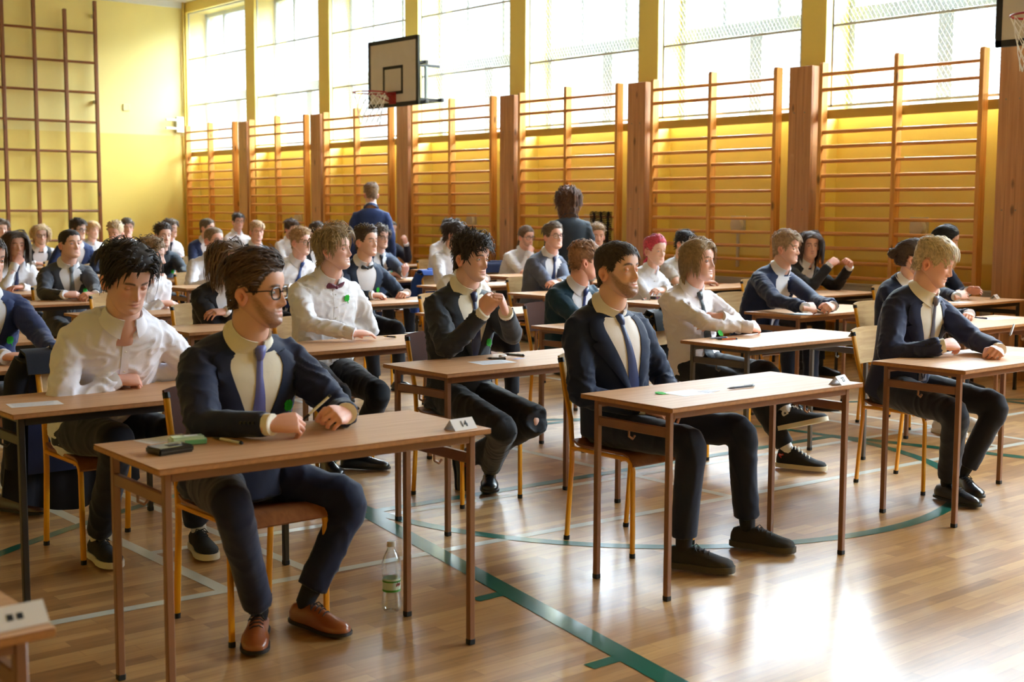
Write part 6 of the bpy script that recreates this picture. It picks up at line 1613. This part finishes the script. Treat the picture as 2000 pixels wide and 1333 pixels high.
box_at('spectacle_case', 1291, 618, .15, .06, .035, rad(10), 'black spectacle case behind the shoulder of the man at desk 27', 'case', cloth((22, 22, 24), 'leather'), None, .014)
box_at('cream_box', 1296, 627, .15, .08, .02, rad(2), 'flat cream box behind the shoulder of the man at desk 27', 'box', mat('box_ivory', (206, 200, 176), .5), None, .004)
# bottles
M_PET = bpy.data.materials.new('clear_plastic'); M_PET.use_nodes = True; nt_ = M_PET.node_tree; nt_.nodes.remove(nt_.nodes['Principled BSDF'])
t_ = nd(nt_, 'ShaderNodeBsdfTransparent'); t_.inputs[0].default_value = (.9, .93, .93, 1); g_ = nd(nt_, 'ShaderNodeBsdfGlossy'); g_.inputs['Roughness'].default_value = .06
lw_ = nd(nt_, 'ShaderNodeLayerWeight'); lw_.inputs[0].default_value = .32; mx_ = nd(nt_, 'ShaderNodeMixShader'); nt_.links.new(lw_.outputs['Facing'], mx_.inputs[0]); nt_.links.new(t_.outputs[0], mx_.inputs[1]); nt_.links.new(g_.outputs[0], mx_.inputs[2]); nt_.links.new(mx_.outputs[0], nt_.nodes['Material Output'].inputs[0])
def bottle(loc, label, h=.265, lab=((206, 226, 208), (70, 148, 40)), capc=(222, 216, 206), R0=.037, red=True):
    o = empty('water_bottle', label, 'bottle', loc); k = h/.265
    b = MB(); b.lathe([(.012, .004), (.028, .0), (R0*.97, .012), (R0, .03), (R0*.93, .062), (R0*.90, .075), (R0*.90, .128), (R0*.96, .140), (R0, .160), (R0*.98, .185), (R0*.8, .208), (.017, .232), (.0135, .24), (.0135, .249)], 28); b.v = [(x, y, z*k) for x, y, z in b.v]; b.build('bottle_body', M_PET, o)
    b = MB(); b.lathe([(.0165, .246*k), (.0165, .264*k), (.015, .266*k)], 20); b.build('cap', mat('cap_%d' % capc[0], capc, .4), o)
    b = MB(); r_ = R0*.905+.0006; n = 28
    b.rings([[V((r_*math.cos(2*PI*i/n), r_*math.sin(2*PI*i/n), z*k)) for i in range(n)] for z in (.077, .127)], cap0=False, cap1=False); lo = b.build('label', mat('label_%d_%d' % lab[0][:2], lab[0], .45), o)
    b = MB()
    for z0, z1 in ((.078, .086), (.114, .120)): b.rings([[V(((r_+.0004)*math.cos(2*PI*i/n), (r_+.0004)*math.sin(2*PI*i/n), z*k)) for i in range(n)] for z in (z0, z1)], cap0=False, cap1=False)
    b.build('label_band', mat('label_%d_%d' % lab[1][:2], lab[1], .45), lo)
    if red:
        b = MB(); a0 = math.atan2(-loc[1], -loc[0])+.55
        for i in range(4):
            a = a0+i*.16; z = .098+(i % 2)*.004
            b.tube([V(((r_+.0006)*math.cos(a+f*.1), (r_+.0006)*math.sin(a+f*.1), (z+.012*g)*k)) for f, g in ((0, 0), (.5, 1), (1, .2))], .0012, 5)
        b.build('red_lettering', M_RED, lo)
    return o
p = Z(765, 1193, 0); bottle((p.x, p.y, 0), 'clear water bottle with green label on the floor under desk 14')
p = Z(70, 885, 0); bottle((p.x, p.y, 0), 'blue water bottle on the floor behind the left black desk leg', .30, ((90, 150, 190), (40, 90, 170)), (40, 80, 180), .042, False)
# cloth hanging on the wall bars, coats over chairs
b = MB(); rr = random.Random(3)
M_LACE = mat('black_lace', (18, 17, 18), .9)
def lace(u, v): y = 11.12+.36*u; return (10.835-.012*math.sin(u*19)-.02*v, y, 1.46-.50*v+.02*math.sin(u*13)*v)
for i in range(26):
    u = i/25
    b.tube([lace(u+.012*math.sin(j*1.9+i), j/14) for j in range(15)], .0045, 5)
for j in range(22):
    v = j/21; b.tube([lace(i/14, v+.012*math.sin(i*2.3+j)) for i in range(15)], .0048, 5)
tag(b.build('lace_cloth', M_LACE), 'black open-knit cloth hung on the wall bars behind the standing woman', 'cloth')
def coat(chair, label, m, w=.44, drop=.42, name="coat", front=.12, lining=None, hem=.05, xoff=0):
    cx, cy = chair; o = empty(name, label, 'jacket', (cx, cy, 0)); b = MB()
    def fn(u, v):
        s = (v-.28)/.72; x = (u-.5)*(w*(1+.30*max(0, s)))+xoff
        wob = .016*math.sin(u*17+v*3)+.010*math.sin(u*31)
        if v < .28: k = v/.28; return (x, .21+front*.0+.02-(1-k)*.03, .87-(1-k)*front)
        z = .87-s*drop; return (x, .285+.03*math.sin(min(1, s*3)*PI/2)+.05*s+wob*min(1, s*4), z-hem*math.sin(u*PI*1.0)*s)
    b.slab(fn, 30, 26, .014); b.build('body', m, o, angle=70)
    for sg in (-1, 1):
        b = MB(); xs = sg*(w/2+.01)+xoff; b.tube([(xs*.92, .27, .83), (xs*1.02, .30, .74), (xs*1.08, .31, .58), (xs*1.06, .33, .44-.1*(drop > .6))], [.045, .055, .05, .042], 10); b.build('sleeve', m, o)
    b = MB(); b.slab(lambda u, v: ((u-.5)*w*.5+xoff, .255+.02*v, .872+.012*math.sin(v*PI)), 8, 5, .012); b.build('collar', m, o)
    if lining:
        b = MB(); b.slab(lambda u, v: ((u-.5)*w*.9+xoff, .262+.05*v, .80-.75*drop*v), 6, 6, .003); b.build('lining', lining, o)
    return o
coat((2.30, 5.54), 'long dark navy coat hanging over the chair at the left', cloth((20, 22, 32)), .50, .66, 'coat', .10, cloth((34, 42, 78)), .10)
coat((6.1, 5.44), 'black jacket hung over the chair of the long-haired blond', cloth((20, 20, 22)), .42, .40, 'jacket')
coat((8.1, 10.62), 'bright blue jacket over the chair beside the hidden white-shirted man', cloth((30, 62, 130)), .42, .40, 'jacket', .05)
coat((9.85, 11.78), 'dark navy jacket over the chair of the hand-on-chin man', cloth((26, 34, 66)), .42, .40, 'jacket')

# marks on the high canvas shoes and the trainer tongues
def mark(key, foot, pts_fn, label, m, lift, name, parent=None):
    so, P = PEOPLE[key]['shoe'+foot]; org = PEOPLE[key]['base']; b = MB()
    b.rings([[P(lift, y, z) for y, z in pts_fn], [P(lift+.0016, y, z) for y, z in pts_fn]]); return b.build(name, m, so, origin=org, smooth=False)
circ = lambda cy, cz, r, n=20: [(cy+r*math.cos(2*PI*k/n), cz+r*math.sin(2*PI*k/n)) for k in range(n)]
mark('p39', 'L', circ(-.018, .090, .0195), '', mat('patch_white', (224, 218, 208), .6), .0345, 'ankle_patch')
mark('p39', 'L', [(-.018+(.010 if k % 2 == 0 else .0042)*math.sin(2*PI*k/10), .090+(.010 if k % 2 == 0 else .0042)*math.cos(2*PI*k/10)) for k in range(10)], '', M_INK, .0364, 'star')
hrt = [(-.040+.0016*16*math.sin(t)**3*.62, .072+.0016*(13*math.cos(t)-5*math.cos(2*t)-2*math.cos(3*t)-math.cos(4*t))*.62) for t in [2*PI*k/28 for k in range(28)]]
mark('p39', 'R', hrt, '', mat('patch_red', (200, 24, 36), .5), .0345, 'heart_patch')
for dy in (-.005, .005):
    mark('p39', 'R', circ(-.040+dy, .076, .0036, 12), '', mat('patch_white', (224, 218, 208), .6), .0362, 'eye_mark'); mark('p39', 'R', circ(-.039+dy, .0762, .0016, 8), '', M_INK, .0379, 'pupil_mark')
for k in 'RL':
    so, P = PEOPLE['p02']['shoe'+k]; b = MB(); b.slab(lambda u, v: P((u-.5)*.034, .012+.022*v, .0985-.006*v-.5*((u-.5)*.1)**2), 5, 4, .002); b.build('tongue_label', mat('patch_white', (224, 218, 208), .6), so, origin=PEOPLE['p02']['base'])
